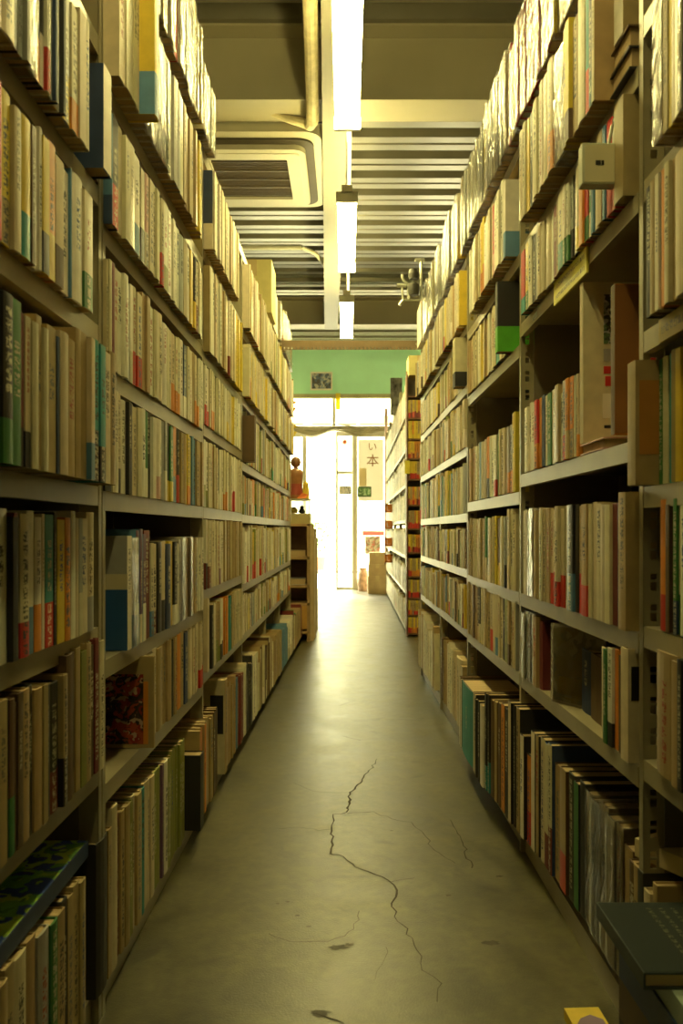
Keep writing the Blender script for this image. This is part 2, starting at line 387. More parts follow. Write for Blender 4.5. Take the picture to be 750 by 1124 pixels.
rack('R', 1.347, 2.235, RZ1, 1.95, 'second grey steel bookcase bay on the right, yellow label on a shelf')
rack('R', 2.237, 3.15, RZ2, 1.95, 'third grey steel bookcase bay on the right, black and green book inside')
rack('R', 3.152, 4.0, RZ3, 1.95, 'fourth grey steel bookcase bay on the right with cartons below')
rack('R', 4.002, 4.93, RZ3, 1.95, 'last grey steel bookcase bay on the right before the gap')

# ---- left bay 1
row('L1', 6, 'L', .98, 1.74, .05, (.20, .22), '20c 40w 60t 75c 82c 90c 100w 108w 114m')
row('L1', 5, 'L', .96, 1.474, .026, (.19, .205), '4t 18c 23k 28s 33s 42cP 47k/o 51k/w 55w/r 59s 62n 68w/s 71k 80s/y 87c/o 94c 98c', clear=.225)
special('L', 1.37, .045, 1.476, .032, .175, .14, 'w', 'n', bay='L1', label='navy slipcase with a pale spine ending the sixth shelf of nearest left bay', plain=True)
special('L', 1.418, .02, 1.476, .004, .205, .14, 'd', 'd', bay='L1', label='tall brown book behind the navy slipcase, nearest left bay', plain=True, decals=[(.01, .03, .16, .20, 'r')])
row('L1', 4, 'L', 1.0, 1.23, .012, (.185, .20), '4r 15y/t 23c 33y/e 38d 42w 45w 52y/k 60o/y 69c/d 78w 79.5b 91w 100c/g', clear=.205)
row('L1', 3, 'L', .905, .947, .045, (.185, .20), '4t 15k/g 24g 30m/k 36c/k 43c 49t 54c 64t 67n 76c 86t')
row('L1', 3, 'L', solveY('L', 86, .045), .947, .045, (.215, .225), '98t 102c/b 105k/c 117e/k 124c 131t')
row('L1', 2, 'L', 1.005, .70, .008, (.185, .20), '12w 18k 22m 32c/r 40w/b 48w/o 51w 60e/r 63k 71y 77o 82w 86c 90s/c 98c 106c/s')
row('L1', 1, 'L', 1.0, .455, .012, (.19, .205), '5t 10k 16d/g 19d 25d 34t 39k 48t 53t 58k 68k/m 73t/k 80d^ 85d^ 90t^ 96v^ 101t^ 106d^ 110m^ 115c^')
fl = lambda Y: -.01 if Y < 2.3 else .02
row('L1', 0, 'L', 1.03, .05, 0, (.235, .25), '18t 32c 42t 54s 62g 70t 76k 82t 94t')
row('L2', 0, 'L', 1.43, .05, 0, (.265, .275), '118k* 122t 128c*^ 133m 137t 142t 146v 150c 155t 159e 163c 166c 170c')
row('L2', 0, 'L', solveY('L', 170, 0), .05, .0, (.262, .27), '174v 178v 180p 184w 189v 194v 199v 203v')
special('L', 2.237, .05, .05, .035, .205, .19, 'k', bay='L2', label='black slipcase standing on the floor row, left of an orange book', plain=True)
row('L3', 0, 'L', 2.29, .05, .02, (.25, .26), '226o:t 229c 234t 240d')
special('L', 2.755, .055, .05, .022, .315, .20, 't', 'c', bay='L3', label='large cream and tan slipcase with a black photo on its floor-row side', decals=[(.006, .05, .135, .265, 'k')])
lowL = lambda Y: .015 + .014 * (Y - 2.75)
row('L3', 0, 'L', 2.815, .05, lowL, (.25, .29), '259t 262b 268m 271w 278k 284w')
fill('L4', 0, 'L', 3.72, 4.3, .05, lowL, (.22, .28), 'ttdcc', band=.1)
row('L5', 0, 'L', 4.31, .05, lowL, (.21, .25), '303t 310t 316b 322w/c 326t 330t 338m 345g')
# ---- left bay 2
row('L2', 7, 'L', 1.50, 2.0, .028, (.25, .30), '150cP 155sP 160wP 163rP 170wP 178wP 186yP 192wP 196r 200wP 207wP 214wP 221yP')
fill('L2', 7, 'L', 2.36, 2.55, 2.025, .02, (.17, .2), 'ww', band=0, wrap=1)
row('L2', 6, 'L', 1.47, 1.685, .03, (.245, .255), '116m 120w 126t 132t 138c 145c 153c 158y/b!^')
row('L2', 6, 'L', solveY('L', 158, .03), 1.685, .03, (.24, .25), '165wP 172wP 180wP 186wP 190w 197s 201c 206t 212t 216t 223y')
row('L2', 5, 'L', 1.47, 1.42, .018, (.19, .20), '120w/b 125b/n 131k/r 137c 142c 147c 153w/b 156c 160c/k 164i/w 168c 174c 176w 179c/r 184w/v 187w 192w 198w 202s 206c 209w 213y 215k/y 218c/m 223c/w', clear=.215)
row('L2', 4, 'L', 1.47, 1.165, .008, (.19, .20), '115w/r 120c 123c 126m 131c 140w 145s 148w/c 152c/r 157c/r 164t^ 169w 174c 178c 180k/w 185w 190c 194c/o 199c/o 202w 205n/w 210c 213t 218c/o 223w', clear=.205)
row('L2', 3, 'L', 1.47, .94, .006, (.18, .19), '124w/k 130c 134c/k 140w 143.5k 148c 152c 156c 160w 164g/w 167.5k 171w 176w/i 179w/d 182s 184s/w 187k/y 190g/y 196o/b 199k/r 204t 207y 211y/o 215b 223t', clear=.2)
special('L', 1.587, .033, .637, .012, .222, .15, 'w', 's', bay='L2', decals=[(.0, .148, 0, .118, mat('blue_board', (.02, .09, .26), .45)), (.0, .148, .118, .148, 'c')],
        label='blue and grey slipcase facing the camera on the third shelf of second left bay')
row('L2', 2, 'L', 1.621, .635, .010, (.215, .222), '139w/bP 143w/bP 148w/bP 152w/bP')
row('L2', 2, 'L', solveY('L', 152, .01), .635, .006, (.20, .21), '160p/w:b^ 166m^ 169c/b 174c/m 178k 182c/k 187n 191y 194k/w 197w', clear=.262)
row('L2', 2, 'L', solveY('L', 197, .006), .635, .006, (.21, .215), '205wP 208t 212tP 217t 223w')
FOOD = picture_mat('dish_photograph', [(.02, .015, .01), (.25, .02, .01), (.45, .3, .18), (.05, .03, .02), (.35, .06, .02)], 30)
mg = special('L', 1.725, .012, .412, .030, .192, .15, 't', 't', bay='L2', plain=True, name='magazine', cat='magazine',
        decals=[(.022, .14, .008, .155, FOOD), (.012, .022, .008, .14, 'o')], label='magazine with a dark red dish photo on its cover, facing the camera')
row('L2', 1, 'L', 1.74, .41, .004, (.185, .195), '169c 173c 178t 184t 188t 191k 196t 199o 202t 205n 210c 214c 219c 223c/r', clear=.2)
# ---- left bays 3..6
row('L3', 6, 'L', 2.475, 1.72, .03, (.235, .24), '230w 235n/w 239w 243w 248c 252c 256t 259w 263c')
row('L3', 5, 'L', 2.475, 1.41, .02, (.255, .265), '228t 232t 236w 240c 244w 247t 250c 254w/m 258c 266y')
row('L3', 4, 'L', 2.475, 1.19, .006, (.175, .185), '226w 230w/r 233c 236c/o 240c 243w 246c 249w 252c/y 255c 258y 266w', clear=.19)
row('L3', 3, 'L', 2.475, .94, .004, (.20, .21), '225k 229w/v 233c 236t 239c 242k/w 246w 250c/o 254c 258w/r 261w 266c', clear=.215)
row('L3', 2, 'L', 2.475, .69, .006, (.205, .215), '226w/m 229w/k 232c/m 236c 240c 243c/m 247c 251t 255t 266t', clear=.215)
row('L3', 1, 'L', 2.475, .44, .012, (.19, .20), '232c^ 234k 238c 242t/v 246w/k 251o 254e 258t 266c')
CR = 'cccccwwwtttysv'; 
for bay, a, b in (('L4', 3.365, 4.26), ('L5', 4.305, 5.09), ('L6', 5.135, 6.02)):
    for i, z in enumerate(LZ4):
        if i == 6: continue
        nz = LZ4[i + 1]; pal = CR + ('oorb' if i in (2,) else 'w')
        a_ = a + (.12 if (bay == 'L4' and i == 3) else 0)
        if bay == 'L4' and i == 4: pal = 'ccccyc'
        fill(bay, i + 1, 'L', a_, b, z, .025 if i > 3 else .006, (nz - z - .075, nz - z - .045), pal, clear=nz - z - .042, band=.3 if i < 4 else .12)
special('L', 3.37, .06, 1.152, .05, .19, .17, 'd', bay='L4', label='dark brown slipcase jutting from the fifth shelf of fourth left bay', plain=True)
fill('L5', 7, 'L', 4.95, 6.0, 2.022, .02, (.22, .27), 'wwwcyw', band=.05, wrap=.8, tr=(.03, .05))
fill('L6', 0, 'L', 5.6, 6.0, .05, lowL, (.22, .26), 'tcmgt')

# ---- right bay 0 (nearest)
row('R0', 6, 'R', 1.10, 1.70, .03, (.21, .22), '735t 714d', clear=.24)
row('R0', 5, 'R', 1.10, 1.436, .03, (.22, .225), '760wP 748wP 742c 737t 732y 726t 716wP', clear=.225)
row('R0', 4, 'R', 1.10, 1.192, .025, (.195, .205), '741c 736t 731c 727o 724k/o 720w 714t 709k', clear=.2)
row('R0', 3, 'R', 1.10, .942, -.012, (.195, .20), '750y 744y 739t 733e 727c 722g', clear=.21)
special('R', 1.295, .035, .942, .025, .197, .15, 't', 't', bay='R0', plain=True, decals=[(.007, .14, .048, .165, mat('orange_board', (.42, .18, .03), .5))],
        label='tan slipcase with an orange panel jutting out at eye level on the right')
row('R0', 2, 'R', 1.10, .717, -.002, (.19, .20), '748w 745c/g 741g/n 737k 733d 727o/r 723k', clear=.2)
row('R0', 1, 'R', 1.12, .502, .012, (.18, .19), '750m 745k 738t* 716t*')
row('R0', 0, 'R', 1.275, .05, .0, (.245, .27), '715t 708c 702k 696t 690d')
# ---- right bay 1
special('R', 1.39, .045, 1.715, .012, .19, .15, 'w', 't', bay='R1', label='tan slipcase at the top right, standing on two lying black books', plain=True)
flat_book(P('R', 1.41, -.055, 1.637), math.pi, .13, .10, .038, 'k', 'black book lying under the tan slipcase at top right, lower of two')
flat_book(P('R', 1.41, -.06, 1.675), math.pi, .14, .09, .038, 'd', 'dark brown book lying under the tan slipcase at top right, upper of two')
row('R1', 5, 'R', 1.462, 1.637, .04, (.22, .24), '662k_ 658w 652c:t 648c:t 644n:t 640e/r:c 633c 626t 618y/d 612wP 607wP 601t/o 596c 590w 583c 580k 577y 571c', clear=.245)
special('R', 1.372, .045, 1.43, .018, .17, .13, 't', bay='R1', label='tan slipcase beside the upright on the fifth shelf of second right bay', plain=True)
row('R1', 4, 'R', 1.425, 1.429, .016, (.158, .17), '680r 676t 670w/r 664r 661b 656t 651c 648b 645g/w 641r/g 637o 633c/y 628k/s 625s/k 622w/g 619w/g 614c/e 611t 607m 603w 597c 590c 587s 584k 580w 577y/g 573r/e', clear=.17)
flat_book(P('R', 1.60, -.075, 1.022), math.pi, .15, .15, .022, 'i', 'pink book lying flat beneath the tall cream case, right side')
LANDS = picture_mat('small_photographs', [(.05, .07, .05), (.3, .33, .3), (.12, .2, .08), (.5, .5, .45)], 40)
special('R', 1.655, .022, 1.046, 0, .325, .22, 'c', 'c', bay='R1', plain=True, decals=[(.042, .2, .20, .30, LANDS), (.042, .066, .165, .19, 's'), (.042, .066, .14, .155, 'r'), (.045, .06, .115, .135, 'r'), (.04, .065, .05, .10, 'w'), (.043, .06, .03, .036, 'k')],
        label='tall cream case with small printed pictures beside an orange-brown book')
special('R', 1.50, .022, 1.046, -.012, .275, .2, 'd', 'o', bay='R1', plain=True, decals=[(.0, .028 * 2.2, 0.002, .273, mat('rust_board', (.30, .12, .03), .55)), (.066, .075, .002, .273, 'r')],
        label='orange-brown book standing in front of the tall cream case')
row('R1', 3, 'R', 1.685, 1.022, .004, (.165, .175), '638n^ 635w 631c/o 629w 621o/t 618s/r 614w_ 610t 604c 600g 597w 594n 591o 588r/o 583w 574w', clear=.3)
special('R', 1.365, .035, .702, .016, .232, .17, 't', 't', bay='R1', label='thick tan slipcase beside the upright on the third shelf of second right bay')
row('R1', 2, 'R', 1.414, .70, .004, (.215, .225), '677k 671m 665c 655c 646c 640t/r 634t/r 630k 624k/b 618c 610c/r 603c/r 596t 590w 584t 578wP 573w', clear=.235)
special('R', 1.365, .035, .482, .012, .19, .16, 'c', 'c', bay='R1', decals=[(.006, .05, .104, .161, mat('black_photo', (.012, .01, .01), .4))], plain=True,
        label='cream slipcase with a square black picture on the second shelf of second right bay')
row('R1', 1, 'R', 1.414, .48, .004, (.165, .18), '677d 672o 667w/k 663g 658c', clear=.19)
row('R1', 1, 'R', solveY('R', 658, .004), .48, -.03, (.13, .14), '648d* 635n*', clear=.19)
MAG = picture_mat('faded_magazine_cover', [(.30, .26, .15), (.22, .2, .12), (.4, .36, .22), (.28, .22, .08)], 12)
mz = special('R', 1.80, .014, .482, .0, .175, .15, 'c', 'c', bay='R1', plain=True, decals=[(.003, .147, .004, .171, MAG), (.02, .09, .02, .06, 'y'), (.09, .14, .01, .07, 'r')], name='magazine', cat='magazine',
        label='large shiny wrapped magazine facing the aisle, second shelf on the right')
mz.rotation_euler = (0, 0, math.pi + .0089 + math.radians(-58)); mz.location = P('R', 1.87, .0, .482)
m = MB(); m.box(-.153, .002, -.011, .011, 0, .177); m.build('plastic_wrap', WRAP, mz)
row('R1', 1, 'R', 1.995, .48, .002, (.165, .178), '590m 586t 582w/gP 572wP', clear=.19)
lowR = lambda Y: (planeX('R', Y) - (.485 if Y < 1.66 else .485 - .074 * (Y - 1.66) if Y < 2.585 else .4165 + .013 * (Y - 2.585)))
row('R1', 0, 'R', 1.40, .08, lowR, (.26, .28), '683t:d_ 676t:dP 668c:kP 660t:dP 650s:kP 643t:kP 636k 630g:k 622k')
row('R1', 0, 'R', solveY('R', 622, lowR), .08, lowR, (.255, .27), '614t/r:d 606t:d* 596c/m:n^ 590c:k^ 586t:k^ 581w:k^ 575o/r:k_ 570w:k')
row('R2', 0, 'R', solveY('R', 570, lowR), .08, lowR, (.285, .30), '565t:k^ 562k^ 558c:k^ 553k 548o:d 544d 540t:d 536d 531k/e 527w_ 522k_ 519c:k_ 508e:k*_ 505w:d_')
# ---- right bay 2
row('R2', 5, 'R', 2.27, 1.628, .035, (.20, .23), '566c 560w/y 556c 551w/b 546w 543w 540r/i 536c 532w 528y/o 524c 519t 515w', clear=.255)
special('R', 2.33, .035, 1.378, .042, .20, .15, 'k', 'k', 'G', bh=.36, bay='R2', label='black book with a lime green lower band, jutting out on the right', plain=True)
row('R2', 4, 'R', 2.365, 1.378, .008, (.185, .20), '556r 552c 549c 545k/e 541c 538w 534w 531t 527y 523w 519c 514t', clear=.205)
row('R2', 3, 'R', 2.27, .977, .002, (.19, .20), '562y^ 557s/o 553c 548c 545g 541w/r 537w 533o/k 529c 526b 521w 514t', clear=.36)
fill('R2', 3, 'R', 2.40, 2.95, .978, -.17, (.29, .31), 'kmdk', band=0, tr=(.05, .08))
row('R2', 2, 'R', 2.27, .70, .002, (.205, .215), '567g 563c 558c^ 554s/k 549c 545d/y 541y 536c 532g/c 527t 524w 518c 514t', clear=.23)
row('R2', 1, 'R', 2.27, .48, .002, (.185, .195), '566s 561c 557t/d 553v 550k 546c 543c/b 540c 537c/r 533t 529c 525k/c 521t 518d 514t', clear=.2)
# ---- right bays 3, 4
special('R', 3.2, .07, 1.432, .04, .19, .15, 'c', 'c', 'k', bh=.3, bay='R3', label='cream slipcase with a black foot jutting out of the fourth right bay', plain=True)
for bay, a, b in (('R3', 3.16, 3.97), ('R4', 4.01, 4.90)):
    for i, z in enumerate(RZ3[:-1]):
        nz = RZ3[i + 1]
        fill(bay, i + 1, 'R', a + (.085 if bay == 'R3' and i == 4 else 0), b, z, .03 if i > 4 else .004, (nz - z - .07, nz - z - .045), CR + ('dgb' if i < 3 else 'w'), clear=nz - z - .042, band=.25)
for bay, toks, Ya in (('R3', '506t* 500c* 495c 491w 487t 484d', 3.19),):
    row(bay, 0, 'R', Ya, .08, .01, (.24, .30), toks)
fill('R4', 0, 'R', 4.04, 4.9, .08, .02, (.25, .32), 'tdcww', band=.1, tr=(.03, .06))
# ---- wrapped stock standing on top of the racks
fill('R1', 6, 'R', 1.42, 2.26, 1.927, .03, (.24, .27), 'wwcwyr', band=.12, wrap=.9, tr=(.025, .05))
fill('R2', 6, 'R', 2.27, 3.18, 1.927, .03, (.25, .28), 'wwcwys', band=.15, wrap=.85, tr=(.025, .05))
fill('R3', 7, 'R', 3.19, 4.03, 1.927, .03, (.25, .27), 'wwcwc', band=.08, wrap=.9, tr=(.03, .05))
fill('R4', 7, 'R', 4.04, 4.6, 1.927, .03, (.24, .27), 'wcy', band=.05, wrap=.9, tr=(.03, .05))

# ------------------------------------------------------------------ far rack on the right, its end face shows small paperbacks
FX = lambda Y: .50 + (Y - 6.7) * .0105
fr = empty('shelving_rack', (.68, 8.9, 0)); tag(fr, 'tall bookcase past the gap on the right, its end filled with paperbacks', 'shelving')
WOOD = mat('brown_wood', (.16, .075, .03), .55, 0, .3, 12)
fz = [.06, .36, .66, .96, 1.26, 1.56, 1.86]
ez = [.03, .18, .32, .495, .69, .885, 1.08, 1.29, 1.46, 1.62, 1.79, 1.97]
for z in fz:
    m = MB(); o = fr.location
    m.quad([Vector(p) - o for p in ((FX(6.86), 6.86, z), (FX(11.2), 11.2, z), (.86, 11.2, z), (.86, 6.86, z))])
    m.quad([Vector(p) - o for p in ((FX(6.86), 6.86, z - .03), (.86, 6.86, z - .03), (.86, 11.2, z - .03), (FX(11.2), 11.2, z - .03))])
    m.quad([Vector(p) - o for p in ((FX(6.86), 6.86, z - .03), (FX(11.2), 11.2, z - .03), (FX(11.2), 11.2, z), (FX(6.86), 6.86, z))])
    m.build('shelf_board', STEEL, fr)
for Y in (6.86, 7.9, 9.0, 10.1, 11.17):
    m = MB(); x = FX(Y); m.box(x - .68, x + .03 - .68, Y - 8.9, Y + .03 - 8.9, 0, 2.2); m.build('upright', STEEL, fr)
for z in ez: m = MB(); m.box(.505 - .68, .86 - .68, 6.7 - 8.9, 6.84 - 8.9, z - .014, z); m.build('end_shelf', WOOD, fr)
for x in (.495, .86): m = MB(); m.box(x - .68, x + .012 - .68, 6.7 - 8.9, 6.85 - 8.9, 0, 2.14); m.build('end_panel', WOOD, fr)
m = MB(); m.box(.50 - .68, .87 - .68, 6.845 - 8.9, 6.855 - 8.9, 0, 2.14); m.build('back_panel', STEELD, fr)
m = MB(); m.box(.86 - .68, .87 - .68, 6.86 - 8.9, 11.2 - 8.9, 0, 2.14); m.build('back_panel', STEELD, fr)
EXTRA = []                                                    # (matrix, book) for the combined mesh
def loose(x, y, z, rz, t, h, dp, c, b=None):
    EXTRA.append((Matrix.Translation((x, y, z)) @ Matrix.Rotation(rz, 4, 'Z'), dict(t=t, h=h, dp=dp, st=book_style(dict(c=c, b=b, bd=None)), wrap=False)))
for i, z in enumerate(ez[:-1]):
    x = .51
    while x < .84:
        w = rnd.uniform(.012, .02); hh = min(.145, ez[i + 1] - z - .022)
        c = rnd.choice('yyoyt' if i > 4 else 'ytyot'); loose(x + w / 2, 6.705, z, -math.pi / 2, w - .0008, hh, .105, c, rnd.choice('rrrom' if i != 9 else 'y')); x += w
for i, z in enumerate(fz):
    Y = 6.9
    while Y < 11.1:
        w = rnd.uniform(.014, .04); h = rnd.uniform(.17, .235)
        loose(FX(Y) - .003, Y + w / 2, z, math.pi, w - .0008, h, .15, rnd.choice('wwwwcct'), rnd.choice('wwrgb') if rnd.random() < .2 else None); Y += w

# ------------------------------------------------------------------ link the books
BOOKS.sort(key=lambda b: -b['area'])
for i, b in enumerate(BOOKS): b['solo'] = i < 278 and b['area'] > 0
def look(b):
    t = b['tok']; s = 'thick' if b['t'] > .034 else 'thin' if b['t'] < .013 else ''
    w = [s] if s else []
    if b['wrap']: w.append('plastic-wrapped')
    w += [CN[t['c']], 'book']
    if t.get('b') and t['b'] != t['c']: w += ['with', CN[t['b']], 'band']
    return ' '.join(w)
solo = {}
for rid, L in ROWS.items():
    L.sort(key=lambda b: b['Y'])
    looks = [look(b) for b in L]
    for i, b in enumerate(L):
        bay, sh = rid; top = sh == (7 if bay[0] == 'L' and bay != 'L1' else 6 if bay in ('R1', 'R2') else 99)
        where = ('rack top' if top else 'floor row' if sh == 0 else ORD[sh] + ' shelf') + ' of ' + NB[bay]
        lab = looks[i] + ', ' + where
        if looks.count(looks[i]) > 1: lab += ', ' + NUM[min(i, len(NUM) - 1)] + ' from near end'
        b['label'] = lab; b['group'] = 'books on the ' + where
def bmatrix(b):
    return Matrix.Translation(P(b['side'], b['Y'], b['ov'], b['z'] + .0004)) @ Matrix.Rotation(ANG[b['side']], 4, 'Z')
rest = MB(); restw = MB()
for b in BOOKS:
    if b['solo']:
        o = empty('book', P(b['side'], b['Y'], b['ov'], b['z'] + .0004), ANG[b['side']]); tag(o, b['label'], 'book', b['group'])
        m = MB(); cover(m, b, True); m.build('cover', BOOK, o)
        m = MB(); pages(m, b); m.build('page_block', PAGE, o)
        if b['wrap']: m = MB(); wrapbox(m, b); m.build('plastic_wrap', WRAP, o)
    else:
        M = bmatrix(b); cover(rest, b, False, M, 0); pages(rest, b, M, 1, .0006)
        if b['wrap']: wrapbox(restw, b, M)
for M, b in EXTRA: cover(rest, b, False, M, 0); pages(rest, b, M, 1, .0006)
ro = rest.build('books', [BOOK, PAGE]); tag(ro, 'the many smaller cream, white and tan books filling the farther shelves on both sides', 'books', kind='stuff')
restw.build('plastic_wrap', WRAP, ro)['kind'] = 'stuff'
print('BOOKS', len(BOOKS), 'extra', len(EXTRA), 'inview', sum(b['area'] > 0 for b in BOOKS))

# ------------------------------------------------------------------ lying and loose things near the racks
BG = picture_mat('blue_green_cover', [(.45, .70, .08), (.10, .30, .05), (.05, .10, .45), (.55, .75, .10), (.06, .14, .50), (.20, .50, .10)], 14)
flat_book((-.548, 1.215, .303), math.pi, .20, .42, .028, 'n', 'blue and green picture book lying on the floor-row books at lower left', top=BG)
def slate_mat():
    m, t, b = nt('embossed_slate_cloth'); n = t.nodes; l = t.links
    tc = n.new('ShaderNodeTexCoord'); sp = n.new('ShaderNodeSeparateXYZ'); l.new(tc.outputs['Object'], sp.inputs[0])
    def M(op, x, y=None):
        q = n.new('ShaderNodeMath'); q.operation = op
        for i, v in enumerate((x, y)):
            if v is None: continue
            if isinstance(v, (int, float)): q.inputs[i].default_value = v
            else: l.new(v, q.inputs[i])
        return q.outputs[0]
    fx = M('FRACT', M('MULTIPLY', sp.outputs['X'], 55)); fy = M('FRACT', M('MULTIPLY', sp.outputs['Y'], 70))
    nz = n.new('ShaderNodeTexNoise'); nz.inputs['Scale'].default_value = 420; nz.inputs['Detail'].default_value = 1; l.new(tc.outputs['Object'], nz.inputs['Vector'])
    g = M('MULTIPLY', M('MULTIPLY', M('GREATER_THAN', fx, .62), M('GREATER_THAN', fy, .3)), M('GREATER_THAN', nz.outputs['Fac'], .5))
    g = M('MULTIPLY', g, M('MULTIPLY', M('GREATER_THAN', sp.outputs['X'], -.07), M('LESS_THAN', sp.outputs['Y'], .08)))
    mx = n.new('ShaderNodeMix'); mx.data_type = 'RGBA'; mx.inputs['A'].default_value = (.009, .015, .014, 1); mx.inputs['B'].default_value = (.09, .09, .05, 1)
    l.new(g, mx.inputs['Factor']); l.new(mx.outputs['Result'], b.inputs['Base Color']); b.inputs['Roughness'].default_value = .8; b.inputs['Specular IOR Level'].default_value = .2
    return m
z = .0
for t_, c_, lab in ((.07, 'd', 'dark brown book at the bottom of the lying stack, lower right'), (.065, 'k', 'black book second from the bottom of the lying stack, lower right'),
                    (.06, 'd', 'brown book third from the bottom of the lying stack, lower right'), (.05, 'n', 'navy book directly under the mint book, lower right')):
    flat_book((.415 + .11 + .004 * t_, 1.135, z), 0.02, .22, .215, t_, c_, lab); z += t_
flat_book((.40 + .12, 1.10, z), 0.0, .20, .27, .032, (.33, .42, .33), 'mint green book under the dark slate book, lower right corner'); z += .032
flat_book((.384 + .13, 1.158, z), 0.0, .26, .20, .022, (.018, .03, .032), 'dark slate book with stamped text lying on top of the lower right stack', top=slate_mat())
YEL = picture_mat('yellow_purple_cover', [(.6, .5, .06), (.62, .52, .08), (.25, .18, .25), (.6, .5, .06)], 7)
bk = flat_book((.423, 1.378, .0), .05, .062, .165, .02, 'y', 'small yellow and purple booklet lying on the floor, bottom edge', name='booklet')
m = MB(); m.quad([(-.026, -.08, .0206), (.026, -.08, .0206), (.026, .045, .0206), (.008, .06, .0206), (-.012, .05, .0206), (-.026, .03, .0206)]); m.build('cover_print', mat('dull_purple', (.20, .13, .22), .6), bk)
cb = flat_book((.565, 1.325, .325), math.radians(28), .10, .16, .03, (.62, .52, .3), 'cream book lying askew on the lowest books, right side')
# cartons and other items
CARD = mat('cardboard', (.50, .36, .18), .8, 0, .15, 10)
def carton(name, x0, x1, y0, y1, z0, z1, label, m=CARD, cat='box'):
    cx, cy = (x0 + x1) / 2, (y0 + y1) / 2; o = empty(name, (cx, cy, z0)); tag(o, label, cat); w, d, h = (x1 - x0) / 2, (y1 - y0) / 2, z1 - z0
    q = MB(); q.box(-w, w, -d, d, 0, h); q.build('body', m, o)
    q = MB(); q.box(-w, -.001, -d, d, h, h + .003); q.build('flap', m, o); q = MB(); q.box(.001, w, -d, d, h, h + .003); q.build('flap', m, o)
    q = MB(); q.box(-.025, .025, -d - .0006, d + .0006, h + .003, h + .0036); q.box(-.025, .025, -d - .0008, -d, h * .7, h + .0036); q.build('tape', mat('parcel_tape', (.55, .42, .2), .3), o)
    return o
YC = mat('yellow_carton', (.66, .58, .24), .7)
carton('carton', -.60, -.395, 4.34, 4.60, 2.022, 2.30, 'yellow carton standing on top of the left racks', YC)
WC = mat('pale_carton', (.68, .63, .48), .7)
carton('carton', -.60, -.41, 4.63, 4.92, 2.022, 2.25, 'pale carton behind the yellow carton on the left racks', WC)
carton('carton', .425, .62, 4.62, 4.90, 1.95, 2.17, 'pale wrapped carton at the far end of the right rack tops', WC)
for x0, x1, y0, z0, z1, lab in ((.52 - .22, .56, 11.2, 0, .24, 'cardboard box at the bottom of the stack by the glass door'), (.31, .55, 11.22, .243, .40, 'cardboard box in the middle of the stack by the glass door'),
                          (.32, .53, 11.24, .403, .56, 'cardboard box on top of the stack by the glass door')):
    carton('carton', x0, x1, y0, y0 + .3, z0, z1, lab)
# small square box hanging below a shelf edge on the right
hb = empty('hanging_box', (.437, 1.425, 1.466)); tag(hb, 'small pale square box with a black mark hanging under a shelf edge, right side', 'box')
m = MB(); m.box(-.03, .03, -.012, .012, 0, .072); q = m.build('body', mat('pale_plastic', (.52, .53, .40), .45), hb, weld=True); bv = q.modifiers.new('b', 'BEVEL'); bv.width = .002; bv.segments = 2
m = MB(); m.box(-.0255, .0255, -.0128, -.012, .004, .068); m.build('face_panel', mat('cream_card', (.62, .57, .38), .5), hb)
m = MB(); m.box(-.007, .002, -.0134, -.0128, .033, .041); m.box(.003, .0075, -.0134, -.0128, .033, .041); m.build('printed_mark', mat('black_ink', (.01, .01, .01), .5), hb)
m = MB(); m.tube([(.02, .005, .07), (.028, .008, .11), (.041, .008, .136)], .003, n=6); m.build('hook', STEEL, hb)
# labels on shelf edges
def glyph_label(name, side, Ya, Yb, z0, z1, label, col, rows=2):
    org = P(side, (Ya + Yb) / 2, .004, z0); o = empty(name, org, ANG[side]); tag(o, label, 'label'); w = (Yb - Ya) / 2
    hh = z1 - z0; m = MB(); m.box(-.0035, .001, -w, w, 0, hh, 0, None, (*col, .4))
    for r in range(rows):
        c = .011 if rows > 1 else .015; zc = hh * (.28 + .44 * r) if rows > 1 else hh * .5; a0, a1 = -w * .88, w * .88
        m.quad([(.0013, a0, zc - c / 2), (.0013, a1, zc - c / 2), (.0013, a1, zc + c / 2), (.0013, a0, zc + c / 2)], 0, (*col, .4), (.10, .08, .02, 1), [(-1, 0), (-1, 2 * w * .88 / c), (1, 2 * w * .88 / c), (1, 0)])
    m.build('card', BOOK, o); return o
glyph_label('shelf_label', 'R', 1.615, 1.86, 1.378, 1.43, 'yellow handwritten label taped to a shelf edge on the right', (.85, .78, .12))
glyph_label('shelf_label', 'R', 1.09, 1.25, 1.155, 1.19, 'yellow shelf label at the right edge, beside the nearest upright', (.55, .42, .08), 1)
m = MB()
for i in range(5): m.box(0, .001, i * .009, i * .009 + .008, rnd.uniform(-.004, 0), .012)
o = m.build('tape_scrap', mat('white_blue_paper', (.55, .62, .62), .5), None, P('R', 2.03, .003, 1.40)); tag(o, 'scrap of whitish tape stuck on a shelf edge near the far upright', 'tape')

